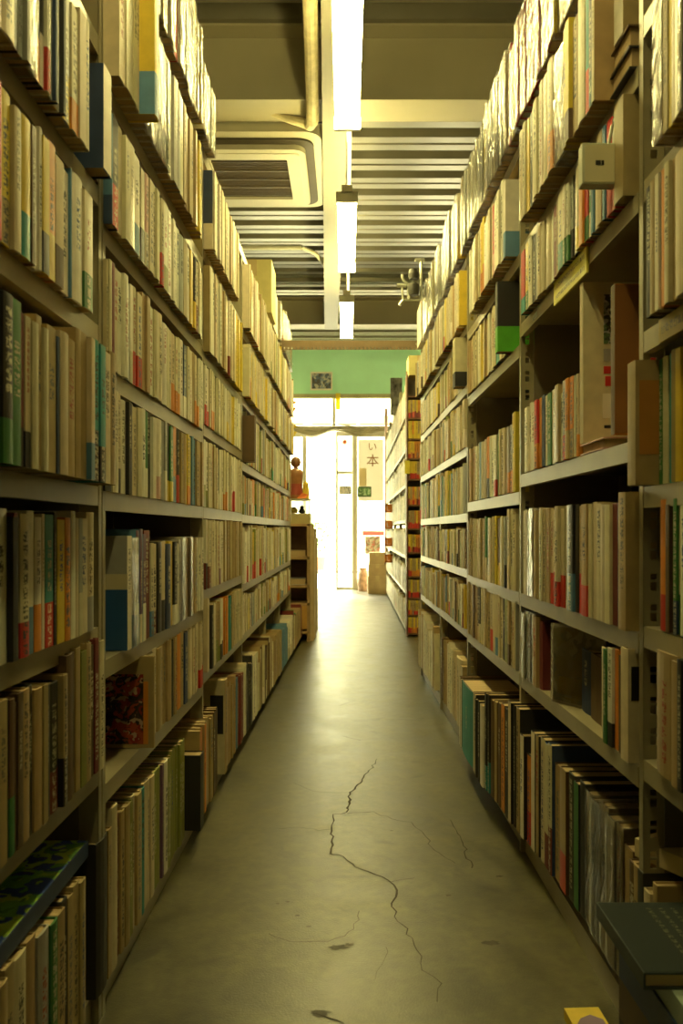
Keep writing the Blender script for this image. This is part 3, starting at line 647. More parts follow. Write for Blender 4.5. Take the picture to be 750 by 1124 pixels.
# ------------------------------------------------------------------ far left end rack with doll and glass case
er = empty('display_rack', (-.40, 6.75, 0)); tag(er, 'small brown wooden rack at the far left end, papers jutting toward the door', 'rack')
WL = mat('tan_wood', (.42, .27, .12), .55, 0, .3, 10)
ex0, ex1, ey0, ey1 = -.50, -.285, 6.4, 7.2
def ebox(n, x0, x1, y0, y1, z0, z1, mm): q = MB(); q.box(x0 + .40, x1 + .40, y0 - 6.75, y1 - 6.75, z0, z1); return q.build(n, mm, er)
for z in (.08, .30, .44, .66, .92): ebox('shelf_board', ex0, ex1, ey0, ey1, z - .018, z, WL)
for x, y in ((ex0, ey0), (ex1 - .02, ey0), (ex0, ey1 - .02), (ex1 - .02, ey1 - .02)): ebox('post', x, x + .02, y, y + .02, 0, .92, WL)
ebox('back_panel', ex0 - .006, ex0, ey0, ey1, 0, .92, WOOD); ebox('back_panel', ex0, ex1, ey0 + .3, ey0 + .31, 0, .92, WOOD); ebox('drawer_front', ex0 + .02, ex1 - .02, ey0 - .004, ey0 + .01, .10, .28, mat('honey_wood', (.5, .27, .06), .5))
for i in range(9):
    m = MB(); y = 6.45 + i * .08; hh = rnd.uniform(.62, .83)
    m.box(-.284, -.25 + rnd.uniform(-.012, .006), y, y + .072, 0, .1 + hh); o = m.build('paper_bundle', mat('bundle_paper' + str(i % 3), [(.5, .38, .2), (.42, .33, .2), (.6, .5, .33)][i % 3], .7), None)
    o.location = (0, 0, 0); tag(o, 'upright bundle of papers on the aisle side of the small end rack', 'papers', 'paper bundles on the end rack')
# books lying in the end rack compartments
for i, (z, c) in enumerate(((.44, 's'), (.66, 't'))):
    flat_book((-.40, 6.55, z + .001), .1, .15, .21, .05, c, ['grey', 'tan'][i] + ' book lying inside the small end rack, ' + ['lower', 'upper'][i] + ' compartment')
# glass case on the end rack
gc = empty('glass_case', (-.40, 6.62, .921)); tag(gc, 'small glass display case on the far left end rack, toys inside', 'case')
GL = bpy.data.materials.new('case_glass'); GL.use_nodes = True; gb = GL.node_tree.nodes['Principled BSDF']; gb.inputs['Roughness'].default_value = .05; gb.inputs['Transmission Weight'].default_value = 1; gb.inputs['Base Color'].default_value = (.95, .97, .93, 1)
def cbox(n, x0, x1, y0, y1, z0, z1, mm): q = MB(); q.box(x0, x1, y0, y1, z0, z1); return q.build(n, mm, gc)
FR = mat('case_frame', (.42, .36, .16), .5)
cbox('base', -.10, .115, -.15, .15, 0, .08, FR); cbox('lid', -.10, .115, -.15, .15, .19, .20, FR)
for x in (-.10, .107):
    for y in (-.15, .142): cbox('post', x, x + .008, y, y + .008, .08, .19, FR)
for y in (-.149, .147): cbox('glass_pane', -.092, .107, y, y + .002, .08, .19, GL)
cbox('glass_pane', .111, .113, -.142, .142, .08, .19, GL)
m = MB(); m.lathe([(.0, 0), (.03, .005), (.035, .03), (.02, .05), (0, .055)], (0, 0, 0)); o = m.build('toy', mat('yellow_toy', (.75, .55, .05), .4), None, (-.42, 6.56, 1.002)); tag(smooth(o), 'round yellow toy inside the glass case', 'toy')
m = MB(); m.lathe([(.0, 0), (.022, .004), (.028, .02), (.015, .04), (.018, .055), (0, .07)], (0, 0, 0)); o = m.build('toy', mat('black_toy', (.02, .025, .05), .3), None, (-.355, 6.56, 1.002)); tag(smooth(o), 'black toy inside the glass case', 'toy')
# wooden doll standing on the case
dl = empty('wooden_doll', (-.405, 6.60, 1.122)); tag(dl, 'brown wooden doll with a round head on the glass case, far left', 'figurine')
DW = mat('doll_wood', (.30, .13, .04), .4, 0, .3, 20); DR = mat('doll_paint', (.30, .05, .03), .4)
m = MB(); m.lathe([(0, 0), (.052, 0), (.056, .02), (.05, .10), (.058, .18), (.06, .215), (.045, .235), (.018, .245), (.016, .26)]); smooth(m.build('body', DW, dl, weld=True))
m = MB(); m.lathe([(.016, 0), (.034, .012), (.042, .038), (.036, .064), (.02, .08), (0, .085)]); h_ = m.build('head', DW, dl, (0, 0, .255), weld=True); smooth(h_)
m = MB(); m.lathe([(.0572, .03), (.0562, .05), (.052, .09), (.0535, .12)]); smooth(m.build('painted_robe', DR, dl, weld=True))
for sx in (-.014, .014): m = MB(); m.lathe([(0, -.003), (.003, 0), (0, .003)], (sx, -.0415, .04), n=8); m.build('eye', mat('black_ink', (.01, .01, .01)), h_)
m = MB(); m.lathe([(0, 0), (.026, .0), (.03, .05), (.02, .13), (0, .15)], n=12); o = m.build('toy', mat('yellow_toy', (.75, .55, .05), .4), None, (-.325, 6.62, 1.1215)); tag(smooth(o), 'yellow pointed ornament beside the wooden doll', 'ornament')
m = MB()
m.quad([(-.05, 0, 0), (.02, -.02, 0), (.045, .0, .03), (.0, .01, .045)]); m.quad([(-.05, 0, 0), (0, .01, .045), (.045, .0, .03), (.02, .03, 0)]); m.quad([(.02, -.02, 0), (.02, .03, 0), (.09, .005, .07)]); m.quad([(-.05, 0, 0), (.02, .03, 0), (.02, -.02, 0)])
o = m.build('paper_crane', mat('orange_paper', (.75, .2, .04), .5), None, (-.345, 6.50, 1.122)); tag(o, 'folded orange and grey paper bird in front of the wooden doll', 'ornament')
# paper pinwheel shapes hanging at the rack end
for i, (x, z, c) in enumerate(((-.415, 1.62, 'y'), (-.42, 1.80, 'o'))):
    m = MB()
    for k in range(4):
        a = k * math.pi / 2 + .4; m.quad([(0, 0, 0), (.06 * math.cos(a), -.012, .06 * math.sin(a)), (.05 * math.cos(a + .9), -.002, .05 * math.sin(a + .9))])
    m.tube([(0, 0, 0), (-.02, 0, -.09)], .002)
    o = m.build('paper_pinwheel', mat('pinwheel_' + CN[c], PAL[c], .5), None, (x, 6.14, z)); tag(o, ['lower yellow', 'upper orange'][i] + ' paper pinwheel stuck on the end of the left racks', 'ornament')

# ------------------------------------------------------------------ cross bar between the racks
bar = empty('slotted_bar', (0.02, 5.0, 1.975)); tag(bar, 'brown slotted steel bar bridging the tops of both racks', 'bar')
BRN = mat('brown_steel', (.15, .10, .05), .5)
m = MB(); m.box(-.44, .43, 0, .002, .012, .05); m.box(-.44, .43, 0, .035, .05, .052)
x = -.44
while x < .42: m.box(x, x + .016, 0, .002, 0, .012); x += .024
m.box(-.44, .43, 0, .002, -.004, 0); m.build('slotted_angle', BRN, bar)
for x in (-.42, .41): m = MB(); m.tube([(x, -.003, .03), (x, -.012, .03)], .008, n=6); m.build('bolt', STEEL, bar)
# clamps and hooks on the right rack top
cl = empty('clamp', (.40, 4.75, 2.174)); tag(cl, 'grey metal clamp with a curved hook above the right racks', 'clamp')
CM = mat('grey_clamp', (.45, .45, .38), .35, .5)
m = MB(); m.tube([(-.02 + .055 * math.cos(a), 0, .17 + .05 * math.sin(a)) for a in [math.pi * (0.95 + i / 8 * 1.0) for i in range(9)]], .008, n=8); smooth(m.build('hook', CM, cl))
m = MB(); m.tube([(.035, 0, 0), (.035, 0, .26)], .009, n=8); m.tube([(.0, 0, .26), (.055, 0, .26)], .012, n=8); m.build('rod', CM, cl)
m = MB(); m.lathe([(0, 0), (.03, 0), (.034, .03), (.034, .06), (.02, .075), (0, .075)], (0, 0, 0)); q = m.build('knob', mat('dark_rubber', (.03, .028, .02), .6), cl, (-.01, 0, .055)); smooth(q)
m = MB(); m.lathe([(0, 0), (.026, 0), (.03, .03), (.024, .055), (0, .06)], (0, 0, 0)); q = m.build('knob', mat('dark_rubber', (.03, .028, .02), .6), cl, (-.01, 0, .15)); smooth(q)
m = MB(); m.tube([(.03, 0, .03), (-.07, 0, .03), (-.09, 0, .0)], .008, n=8); m.tube([(-.07, 0, .03), (-.075, 0, .11)], .007, n=8); m.tube([(-.105, 0, .115), (-.05, 0, .11)], .012, n=8); m.tube([(-.035, 0, .03), (-.035, 0, .12)], .012, n=8); m.build('arm', CM, cl)

# ------------------------------------------------------------------ the room
def struct(o): o['kind'] = 'structure'; return o
def floor_mat():
    m, t, b = nt('worn_concrete'); n = t.nodes; l = t.links
    tc = n.new('ShaderNodeTexCoord')
    a = n.new('ShaderNodeTexNoise'); a.inputs['Scale'].default_value = 2.3; a.inputs['Detail'].default_value = 8; a.inputs['Roughness'].default_value = .65; l.new(tc.outputs['Object'], a.inputs['Vector'])
    s = n.new('ShaderNodeTexNoise'); s.inputs['Scale'].default_value = 9; s.inputs['Detail'].default_value = 10; s.inputs['Distortion'].default_value = .8; l.new(tc.outputs['Object'], s.inputs['Vector'])
    g = n.new('ShaderNodeTexNoise'); g.inputs['Scale'].default_value = 220; g.inputs['Detail'].default_value = 3; l.new(tc.outputs['Object'], g.inputs['Vector'])
    cr = n.new('ShaderNodeValToRGB'); e = cr.color_ramp.elements; e[0].position = .36; e[0].color = (.026, .023, .007, 1); e[1].position = .64; e[1].color = (.084, .075, .027, 1)
    mix = n.new('ShaderNodeMath'); mix.operation = 'MULTIPLY_ADD'; mix.inputs[1].default_value = .5; l.new(s.outputs['Fac'], mix.inputs[0])
    h2 = n.new('ShaderNodeMath'); h2.operation = 'MULTIPLY'; h2.inputs[1].default_value = .5; l.new(a.outputs['Fac'], h2.inputs[0]); l.new(h2.outputs[0], mix.inputs[2])
    l.new(mix.outputs[0], cr.inputs['Fac'])
    # dark stains
    v = n.new('ShaderNodeTexNoise'); v.inputs['Scale'].default_value = 5.5; v.inputs['Detail'].default_value = 9; v.inputs['Distortion'].default_value = 1.5; l.new(tc.outputs['Object'], v.inputs['Vector'])
    mr = n.new('ShaderNodeMapRange'); mr.inputs['From Min'].default_value = .60; mr.inputs['From Max'].default_value = .72; mr.inputs['To Min'].default_value = 1; mr.inputs['To Max'].default_value = .45; l.new(v.outputs['Fac'], mr.inputs['Value'])
    g2 = n.new('ShaderNodeTexNoise'); g2.inputs['Scale'].default_value = 45; g2.inputs['Detail'].default_value = 6; l.new(tc.outputs['Object'], g2.inputs['Vector'])
    gm = n.new('ShaderNodeMapRange'); gm.inputs['From Min'].default_value = .3; gm.inputs['From Max'].default_value = .7; gm.inputs['To Min'].default_value = .72; gm.inputs['To Max'].default_value = 1.2; l.new(g2.outputs['Fac'], gm.inputs['Value'])
    gx = n.new('ShaderNodeMath'); gx.operation = 'MULTIPLY'; l.new(gm.outputs['Result'], gx.inputs[0]); l.new(mr.outputs['Result'], gx.inputs[1])
    vm = n.new('ShaderNodeVectorMath'); vm.operation = 'SCALE'; l.new(cr.outputs['Color'], vm.inputs[0]); l.new(gx.outputs[0], vm.inputs['Scale'])
    l.new(vm.outputs['Vector'], b.inputs['Base Color'])
    rr = n.new('ShaderNodeMapRange'); rr.inputs['To Min'].default_value = .26; rr.inputs['To Max'].default_value = .46; l.new(s.outputs['Fac'], rr.inputs['Value']); l.new(rr.outputs['Result'], b.inputs['Roughness'])
    bp = n.new('ShaderNodeBump'); bp.inputs['Strength'].default_value = .12; bp.inputs['Distance'].default_value = .004
    ad = n.new('ShaderNodeMath'); ad.operation = 'ADD'; l.new(g.outputs['Fac'], ad.inputs[0]); l.new(s.outputs['Fac'], ad.inputs[1]); l.new(ad.outputs[0], bp.inputs['Height']); l.new(bp.outputs['Normal'], b.inputs['Normal'])
    return m
fo = struct(mesh_box('floor', -3.2, 3.2, -2.5, 12.1, -.1, 0, floor_mat()))
CRK = mat('crack_dirt', (.035, .028, .018), .9)
CRK2 = mat('floor_grime', (.035, .028, .015), .6, 0, .6, 60)
def gp(x, y): Y = H * F / (y - CY); return Vector(((x - CX) * Y / F, Y, .0006))
def crack(pts, w0, w1):
    pp = []
    for i in range(len(pts) - 1):
        a, b = gp(*pts[i]), gp(*pts[i + 1]); n = max(2, int((b - a).length / .02))
        for k in range(n): q = a.lerp(b, k / n); j = .006 if k else .002; pp.append(q + Vector((rnd.uniform(-j, j), rnd.uniform(-j, j), 0)))
    pp.append(gp(*pts[-1])); m = MB(); n = len(pp)
    ws = [(w0 + (w1 - w0) * i / n) * rnd.uniform(.5, 1.3) for i in range(n)]
    sides = []
    for i, p in enumerate(pp):
        d = (pp[min(i + 1, n - 1)] - pp[max(0, i - 1)]); d = Vector((-d.y, d.x, 0)).normalized(); sides.append((p - d * ws[i], p + d * ws[i]))
    for i in range(n - 1): m.quad([sides[i][0], sides[i][1], sides[i + 1][1], sides[i + 1][0]])
    o = m.build('floor_crack', CRK, fo); o.location = -fo.location
for pts, w0, w1 in (([(414, 833), (405, 848), (400, 851), (396, 860), (384, 870), (383, 880), (380, 892)], .0018, .0035), ([(380, 892), (366, 894), (364, 906), (365, 922), (363, 938)], .002, .003),
                    ([(363, 938), (377, 940), (390, 952), (405, 957), (420, 963), (433, 972), (434, 985), (430, 996)], .0022, .0022), ([(382, 870), (365, 870), (342, 868), (323, 859)], .0012, .0008),
                    ([(382, 893), (410, 891), (430, 899), (452, 903), (465, 915), (476, 933), (500, 948)], .0011, .0011), ([(430, 996), (442, 1015), (452, 1030), (463, 1050), (464, 1065), (484, 1080), (480, 1100)], .0014, .0010),
                    ([(425, 968), (440, 966), (455, 964)], .001, .0006), ([(365, 910), (350, 912), (330, 908), (305, 910)], .001, .0005), ([(395, 1000), (388, 1020), (378, 1028), (360, 1034), (320, 1034), (295, 1025)], .0008, .0008),
                    ([(495, 900), (508, 925), (518, 953)], .001, .002), ([(372, 775), (390, 769)], .0012, .001), ([(375, 808), (396, 813)], .0012, .001), ([(340, 1112), (360, 1118), (378, 1124)], .001, .002), ([(425, 1040), (420, 1060), (412, 1075)], .0005, .0005)):
    crack(pts, w0, w1)
for (x, y, r) in ((371, 1040, .022), (383, 1037, .012), (327, 1005, .007), (339, 1017, .006), (316, 990, .006), (305, 992, .005), (430, 912, .006), (352, 1112, .02), (540, 1035, .02), (548, 962, .01), (461, 875, .004), (492, 983, .008)):
    c = gp(x, y); n = 14; m = MB(); m.quad([(c.x + r * math.cos(a) * rnd.uniform(.5, 1.2) - fo.location.x, c.y + .6 * r * math.sin(a) * rnd.uniform(.5, 1.2) - fo.location.y, .0005 - fo.location.z) for a in [2 * math.pi * i / n for i in range(n)]]); m.build('floor_stain', CRK2, fo)
CW = mat('cream_wall', (.55, .50, .38), .8); GW = mat('mint_green_paint', (.46, .86, .62), .7, 0, .06, 4)
struct(mesh_box('wall_left', -3.3, -3.2, -2.5, 12.1, 0, 3.75, CW)); struct(mesh_box('wall_right', 3.2, 3.3, -2.5, 12.1, 0, 3.75, CW)); struct(mesh_box('wall_back', -3.2, 3.2, -2.6, -2.5, 0, 3.75, CW))
fw = struct(mesh_box('wall_front', -3.2, 3.2, 12.0, 12.1, 2.84, 3.75, GW)); struct(mesh_box('wall_front', -3.2, -1.6, 12.0, 12.1, 0, 2.84, CW)); struct(mesh_box('wall_front', 1.9, 3.2, 12.0, 12.1, 0, 2.84, CW))
DECK = mat('galvanised_deck', (.20, .185, .135), .36, .35, .1, 6)
m = MB(); y = -2.5; zt = 3.60; zb = 3.52
while y < 12.1:
    pr = [(y, zt), (y + .03, zb), (y + .11, zb), (y + .125, zb + .012), (y + .14, zb), (y + .22, zb), (y + .25, zt), (y + .32, zt)]
    for (a, za), (b, zb_) in zip(pr, pr[1:]): m.quad([(-3.2, a, za), (3.2, a, za), (3.2, b, zb_), (-3.2, b, zb_)])
    y += .32
struct(m.build('ceiling', DECK)); struct(mesh_box('ceiling', -3.3, 3.3, -2.6, 12.2, 3.75, 3.8, CW))
BEAM = mat('cream_beam_paint', (.43, .39, .27), .5, 0, .08, 3)
for yc, zb, zt2, w in ((4.40, 3.12, 3.52, .115), (9.06, 3.12, 3.42, .10)):
    m = MB(); m.box(-3.2, 3.2, -w, w, 0, .014); m.box(-3.2, 3.2, -.006, .006, .014, zt2 - zb - .014); m.box(-3.2, 3.2, -w, w, zt2 - zb - .014, zt2 - zb)
    struct(m.build('trim_' + ('1' if yc < 5 else '2'), BEAM, None, (0, yc, zb)))
m = MB(); m.box(-.07, .07, -7, 4.6, 0, .01); m.box(-.004, .004, -7, 4.6, .01, .07); q = struct(m.build('trim_3', mat('grey_rail_paint', (.27, .25, .18), .5, 0, .05, 3), None, (-.055, 4.3, 3.045))); q.rotation_euler = (0, 0, .0235)
m = MB(); m.box(-3.2, 3.2, -.06, 0, 0, .5); struct(m.build('trim_4', mat('wall_top_trim', (.36, .34, .25), .6), None, (0, 12.0, 3.55)))
m = MB(); m.box(-1.6, 1.9, -.03, 0, -.04, .02); struct(m.build('trim_5', mat('trim_khaki', (.42, .40, .22), .6), None, (0, 12.0, 2.84)))

# ceiling cassette air conditioner
ac = empty('air_conditioner', (-.57, 5.06, 3.06)); tag(ac, 'cream ceiling cassette air conditioner with a dark slatted intake', 'air conditioner')
ACM = mat('cream_plastic', (.44, .41, .30), .45, 0, .05, 3); ACD = mat('intake_dark', (.035, .026, .012), .6)
def rrect(w, d, r, n=6):
    P_ = []
    for cx, cy, a0 in ((w - r, d - r, 0), (-w + r, d - r, 90), (-w + r, -d + r, 180), (w - r, -d + r, 270)):
        for i in range(n + 1): a = math.radians(a0 + 90 * i / n); P_.append((cx + r * math.cos(a), cy + r * math.sin(a)))
    return P_
def prism(m, o, z0, z1, inner=None):
    n = len(o)
    for i in range(n):
        j = (i + 1) % n; m.quad([(*o[i], z0), (*o[j], z0), (*o[j], z1), (*o[i], z1)])
        if inner:
            m.quad([(*inner[i], z0), (*inner[i], z1), (*inner[j], z1), (*inner[j], z0)])
            m.quad([(*o[i], z0), (*inner[i], z0), (*inner[j], z0), (*o[j], z0)]); m.quad([(*o[i], z1), (*o[j], z1), (*inner[j], z1), (*inner[i], z1)])
    if not inner: m.quad([(*p, z0) for p in o][::-1]); m.quad([(*p, z1) for p in o])
m = MB(); prism(m, rrect(.43, .53, .10), .012, .40); m.build('casing', ACM, ac)
m = MB(); prism(m, rrect(.385, .46, .09), .0, .012); m.build('air_slot', ACD, ac)
m = MB(); prism(m, rrect(.335, .405, .07), -.03, .004, rrect(.225, .285, .01)); m.build('panel_frame', ACM, ac)
m = MB(); prism(m, rrect(.30, .36, .03), -.034, -.03, rrect(.225, .285, .01)); m.build('panel_frame', ACM, ac)
m = MB(); m.box(-.225, .225, -.285, .285, -.008, 0); m.build('intake_back', ACD, ac)
m = MB()
for i in range(22): y = -.28 + i * .026; m.box(-.225, .225, y, y + .004, -.022, -.008)
for i in range(5): y = -.235 + i * .117; m.box(-.225, .225, y, y + .008, -.026, -.02)
m.build('intake_grille', mat('grille_brown', (.09, .065, .03), .5), ac)
m = MB(); m.box(-.30, -.29, -.45, -.44, .4, .52); m.box(.29, .30, .44, .45, .4, .52); m.box(.29, .30, -.45, -.44, .4, .52); m.box(-.30, -.29, .44, .45, .4, .52); m.build('hanger_rod', STEEL, ac)
# lagged pipe
pi_ = empty('lagged_pipe', (-.15, 3.4, 3.036)); tag(pi_, 'cream wrapped pipe running along the ceiling to the air conditioner', 'pipe')
LAG = mat('pipe_lagging', (.62, .54, .32), .6, 0, .2, 25, .6)
m = MB(); m.tube([(.015, -3.2, .05), (.01, -1.0, .05), (0, 0, .06), (-.02, .7, .05), (-.03, .98, .02), (-.05, 1.08, .05)], .033, n=12); smooth(m.build('pipe', LAG, pi_))
m = MB(); m.tube([(-.05, 1.08, .05), (-.16, 1.06, .07), (-.30, 1.04, .12), (-.42, 1.03, .17)], .022, n=10, rs=[.028, .022, .02, .02]); smooth(m.build('pipe_branch', LAG, pi_))
m = MB(); m.tube([(-.03, 1.0, .02), (.02, 1.02, .03), (.06, .95, .06), (.07, .85, .09)], .006, n=6); m.build('cable', mat('black_cable', (.02, .02, .02), .5), pi_)
# conduit brace
m = MB(); m.tube([(-1.2, 0, .0), (-.42, 0, 0)], .022, n=10); m.tube([(-.42, 0, 0), (-.30, .1, -.02), (-.22, .35, -.06)], .018, n=8); o = m.build('ceiling_conduit', mat('pale_conduit', (.6, .58, .46), .4), None, (0.05, 6.75, 3.20)); tag(o, 'pale conduit crossing under the ceiling behind the air conditioner', 'conduit')
m = MB()
# fluorescent lamps
TUBE = bpy.data.materials.new('lit_tube'); TUBE.use_nodes = True; tb = TUBE.node_tree.nodes['Principled BSDF']
tb.inputs['Emission Color'].default_value = (1, .85, .30, 1); tb.inputs['Emission Strength'].default_value = 122; tb.inputs['Base Color'].default_value = (.8, .8, .75, 1)
HS = mat('lamp_housing', (.86, .84, .76), .35, 0, .02, 3)
DEAD = mat('unlit_tube', (.7, .7, .66), .3)
def lamp(Ya, lab, Ls=1.2, X=.005, lit=2):
    o = empty('ceiling_lamp', (X, Ya + Ls / 2, 2.60)); tag(o, lab, 'lamp', None)
    m = MB(); w = .028; L = Ls / 2
    m.quad([(-w, -L, .05), (-w, L, .05), (-w, L, .09), (-w, -L, .09)][::-1]); m.box(-w, w, -L, L, .048, .09)
    m.build('housing', HS, o)
    for s in (-1, 1):
        m = MB(); m.tube([(s * .037, -L + .02, .02), (s * .037, L - .02, .02)], .0145, n=12, cap=False); smooth(m.build('tube', TUBE if lit == 2 or s < 0 else DEAD, o))
    for y in (-.4, .4): m = MB(); m.tube([(0, y, .088), (0, y, .41)], .004, n=6); m.build('hanger_rod', HS, o)
    for y in (-L, L - .018): m = MB(); m.box(-.058, .058, y, y + .018, .002, .055); m.build('end_socket', HS, o)
    return o
lamp(.40, 'twin fluorescent ceiling lamp above the camera, outside the picture', lit=1); lamp(9.9, 'added twin fluorescent lamp, unseen behind the left racks, to brighten the green wall', X=-2.0); lamp(9.9, 'added twin fluorescent lamp, unseen behind the right racks, to brighten the green wall', X=2.0); lamp(2.36, 'twin fluorescent ceiling lamp nearest the camera, cut off by the top edge'); lamp(4.32, 'twin fluorescent ceiling lamp in the middle of the row'); lamp(6.22, 'twin fluorescent ceiling lamp farthest down the aisle, before the green wall')  # the two side lamps are added, unseen, to brighten the green wall
m = MB(); m.box(-.013, .013, -2.0, 5.4, .027, .055); rl = m.build('lamp_rail', mat('rail_white', (.86, .84, .76), .3, 0, .02), None, (.016, 2.3, 2.975)); tag(rl, 'narrow pale rail carrying the row of fluorescent lamps', 'rail')
for y in (.8, 3.2, 5.2): m = MB(); m.tube([(0, y, .05), (0, y, .53)], .005, n=6); m.build('hanger_rod', STEEL, rl)
m = MB(); m.box(-.012, .012, 5.4, 5.42, -.05, .055); m.build('green_tag', mat('green_plastic', (.05, .35, .15), .5), rl)

# ------------------------------------------------------------------ shop front
ALU = mat('pale_aluminium', (.62, .60, .50), .35, .3, .04, 3)
GLS = bpy.data.materials.new('door_glass'); GLS.use_nodes = True; n = GLS.node_tree.nodes; l = GLS.node_tree.links; n.remove(n['Principled BSDF'])
tr = n.new('ShaderNodeBsdfTransparent'); tr.inputs[0].default_value = (.93, .95, .92, 1); gl = n.new('ShaderNodeBsdfGlossy'); gl.inputs['Roughness'].default_value = .02; mx = n.new('ShaderNodeMixShader'); mx.inputs[0].default_value = .07
l.new(tr.outputs[0], mx.inputs[1]); l.new(gl.outputs[0], mx.inputs[2]); l.new(mx.outputs[0], n['Material Output'].inputs[0])
def thin_paper(name, col, f=.5):
    m, t, b = nt(name); n = t.nodes; l = t.links; b.inputs['Base Color'].default_value = (*col, 1); b.inputs['Roughness'].default_value = .8
    tl = n.new('ShaderNodeBsdfTranslucent'); tl.inputs[0].default_value = (*col, 1); mx = n.new('ShaderNodeMixShader'); mx.inputs[0].default_value = f
    l.new(b.outputs[0], mx.inputs[1]); l.new(tl.outputs[0], mx.inputs[2]); l.new(mx.outputs[0], n['Material Output'].inputs[0]); return m
PAPER = thin_paper('white_paper', (.80, .78, .72))
wn = empty('window_1', (0, 12.03, 2.33)); wn['kind'] = 'structure'
def wb(par, nme, x0, x1, z0, z1, mm, y0=0, y1=.04):
    q = MB(); q.box(x0 - par.location.x, x1 - par.location.x, y0, y1, z0 - par.location.z, z1 - par.location.z); return q.build(nme, mm, par)
wb(wn, 'frame', -1.6, 1.9, 2.33, 2.40, ALU); wb(wn, 'frame', -1.6, 1.9, 2.80, 2.84, ALU)
for x in (-1.6, -.20, 1.0, 1.86): wb(wn, 'mullion', x, x + .045, 2.40, 2.80, ALU)
for x0, x1 in ((-1.56, -.2), (-.155, 1.0), (1.045, 1.86)): wb(wn, 'glass_pane', x0, x1, 2.40, 2.80, GLS, .018, .022)
for x0, x1 in ((-.9, -.62), (-.5, -.22), (-.12, .15), (.2, .98)):
    wb(wn, 'notice', x0, x1, 2.42, 2.55, thin_paper('pink_paper', (.8, .62, .52), .7), .012, .014)
d1 = empty('door_1', (.62, 12.02, 0)); d1['kind'] = 'structure'
for x0, x1, z0, z1 in ((.10, .165, 0, 2.33), (1.05, 1.11, 0, 2.33), (.165, 1.05, 0, .16), (.165, 1.05, 2.24, 2.33)): wb(d1, 'frame', x0, x1, z0, z1, ALU)
wb(d1, 'glass_pane', .165, 1.05, .16, 2.24, GLS, .018, .022)
d2 = empty('door_2', (-.03, 12.08, 0)); d2['kind'] = 'structure'
for x0, x1, z0, z1 in ((-.15, -.12, 0, 2.33), (.09, .12, 0, 2.33), (-.12, .09, 0, .03), (-.12, .09, 1.70, 1.74), (-.12, .09, 2.26, 2.33)): wb(d2, 'frame', x0, x1, z0, z1, ALU)
wb(d2, 'glass_pane', -.12, .09, .03, 2.26, GLS, .018, .022)
d3 = empty('door_3', (-1.1, 12.02, 0)); d3['kind'] = 'structure'
for x0, x1, z0, z1 in ((-1.6, -1.55, 0, 2.33), (-.64, -.58, 0, 2.33), (-1.55, -.64, 0, .16), (-1.55, -.64, 2.24, 2.33)): wb(d3, 'frame', x0, x1, z0, z1, ALU)
wb(d3, 'glass_pane', -1.55, -.64, .16, 2.24, GLS, .018, .022)
def poster(name, x0, x1, z0, z1, mm, lab, y=12.034, cat='poster'):
    q = MB(); q.box(-(x1 - x0) / 2, (x1 - x0) / 2, 0, .003, 0, z1 - z0); o = q.build(name, mm, None, ((x0 + x1) / 2, y, z0)); tag(o, lab, cat); return o
BP = thin_paper('banner_cloth', (.82, .8, .74), .16)
pw = poster('poster', .18, .55, 1.30, 2.20, BP, 'tall white poster with brown brush characters on the right glass door')
def text(s, size, par, loc, mm, name='lettering'):
    cu = bpy.data.curves.new(name, 'FONT'); cu.body = s; cu.size = size; cu.extrude = .001; cu.align_x = 'CENTER'; cu.align_y = 'CENTER'
    o = bpy.data.objects.new(name, cu); C.objects.link(o); o.data.materials.append(mm); o.rotation_euler = (math.pi / 2, 0, 0); o.location = loc; o.parent = par
    bpy.context.view_layer.update(); me = bpy.data.meshes.new_from_object(o.evaluated_get(bpy.context.evaluated_depsgraph_get())); q = bpy.data.objects.new(name, me); C.objects.link(q)
    q.rotation_euler = o.rotation_euler; q.location = loc; q.parent = par; bpy.data.objects.remove(o); return q
BR = mat('brown_brush_ink', (.30, .12, .03), .7)
text('い', .14, pw, (.02, -.003, .79), BR); text('本', .19, pw, (.025, -.003, .58), BR)
poster('notice', .20, .30, 1.52, 1.78, thin_paper('pale_yellow_paper', (.8, .7, .45)), 'narrow pale yellow strip on the right glass door', 12.030, 'notice')
gs = poster('sign', .17, .37, 1.36, 1.51, mat('dark_green_frame', (.04, .09, .03), .5), 'small green framed sign hanging on the right glass door', 12.026, 'sign')
q = MB(); q.box(-.085, .085, -.002, 0, .02, .13); q.build('sign_face', picture_mat('green_sign_face', [(.10, .25, .08), (.35, .5, .3), (.08, .16, .06)], 12), gs)
poster('sign', -.10, .08, 1.40, 1.52, picture_mat('grey_sign_face', [(.15, .15, .13), (.4, .38, .33), (.55, .5, .42)], 12), 'small grey picture sign on the middle glass door', 12.094, 'sign')
pr = poster('notice', -.08, .04, 1.95, 2.23, PAPER, 'white paper notice with a red dot on the middle glass door', 12.094, 'notice')
q = MB(); q.lathe([(0, 0), (.03, 0), (.03, .002), (0, .002)], (0, 0, 0)); e_ = q.build('red_dot', mat('red_ink', (.6, .12, .03), .6), pr); e_.rotation_euler = (math.pi / 2, 0, 0); e_.location = (0, -.001, .22)
poster('notice', .24, .56, .79, .86, thin_paper('pink_strip', (.75, .25, .22)), 'long pinkish red strip across the right glass door', 12.030, 'notice')
poster('notice', .18, .27, .40, .75, PAPER, 'white paper low on the right glass door, left of the boxes', 12.034, 'notice')
poster('poster', .28, .50, .52, .78, picture_mat('collage', [(.6, .55, .48), (.6, .2, .18), (.3, .3, .22), (.7, .66, .6)], 9), 'colourful pasted pictures low on the right glass door', 12.030)
m = MB()
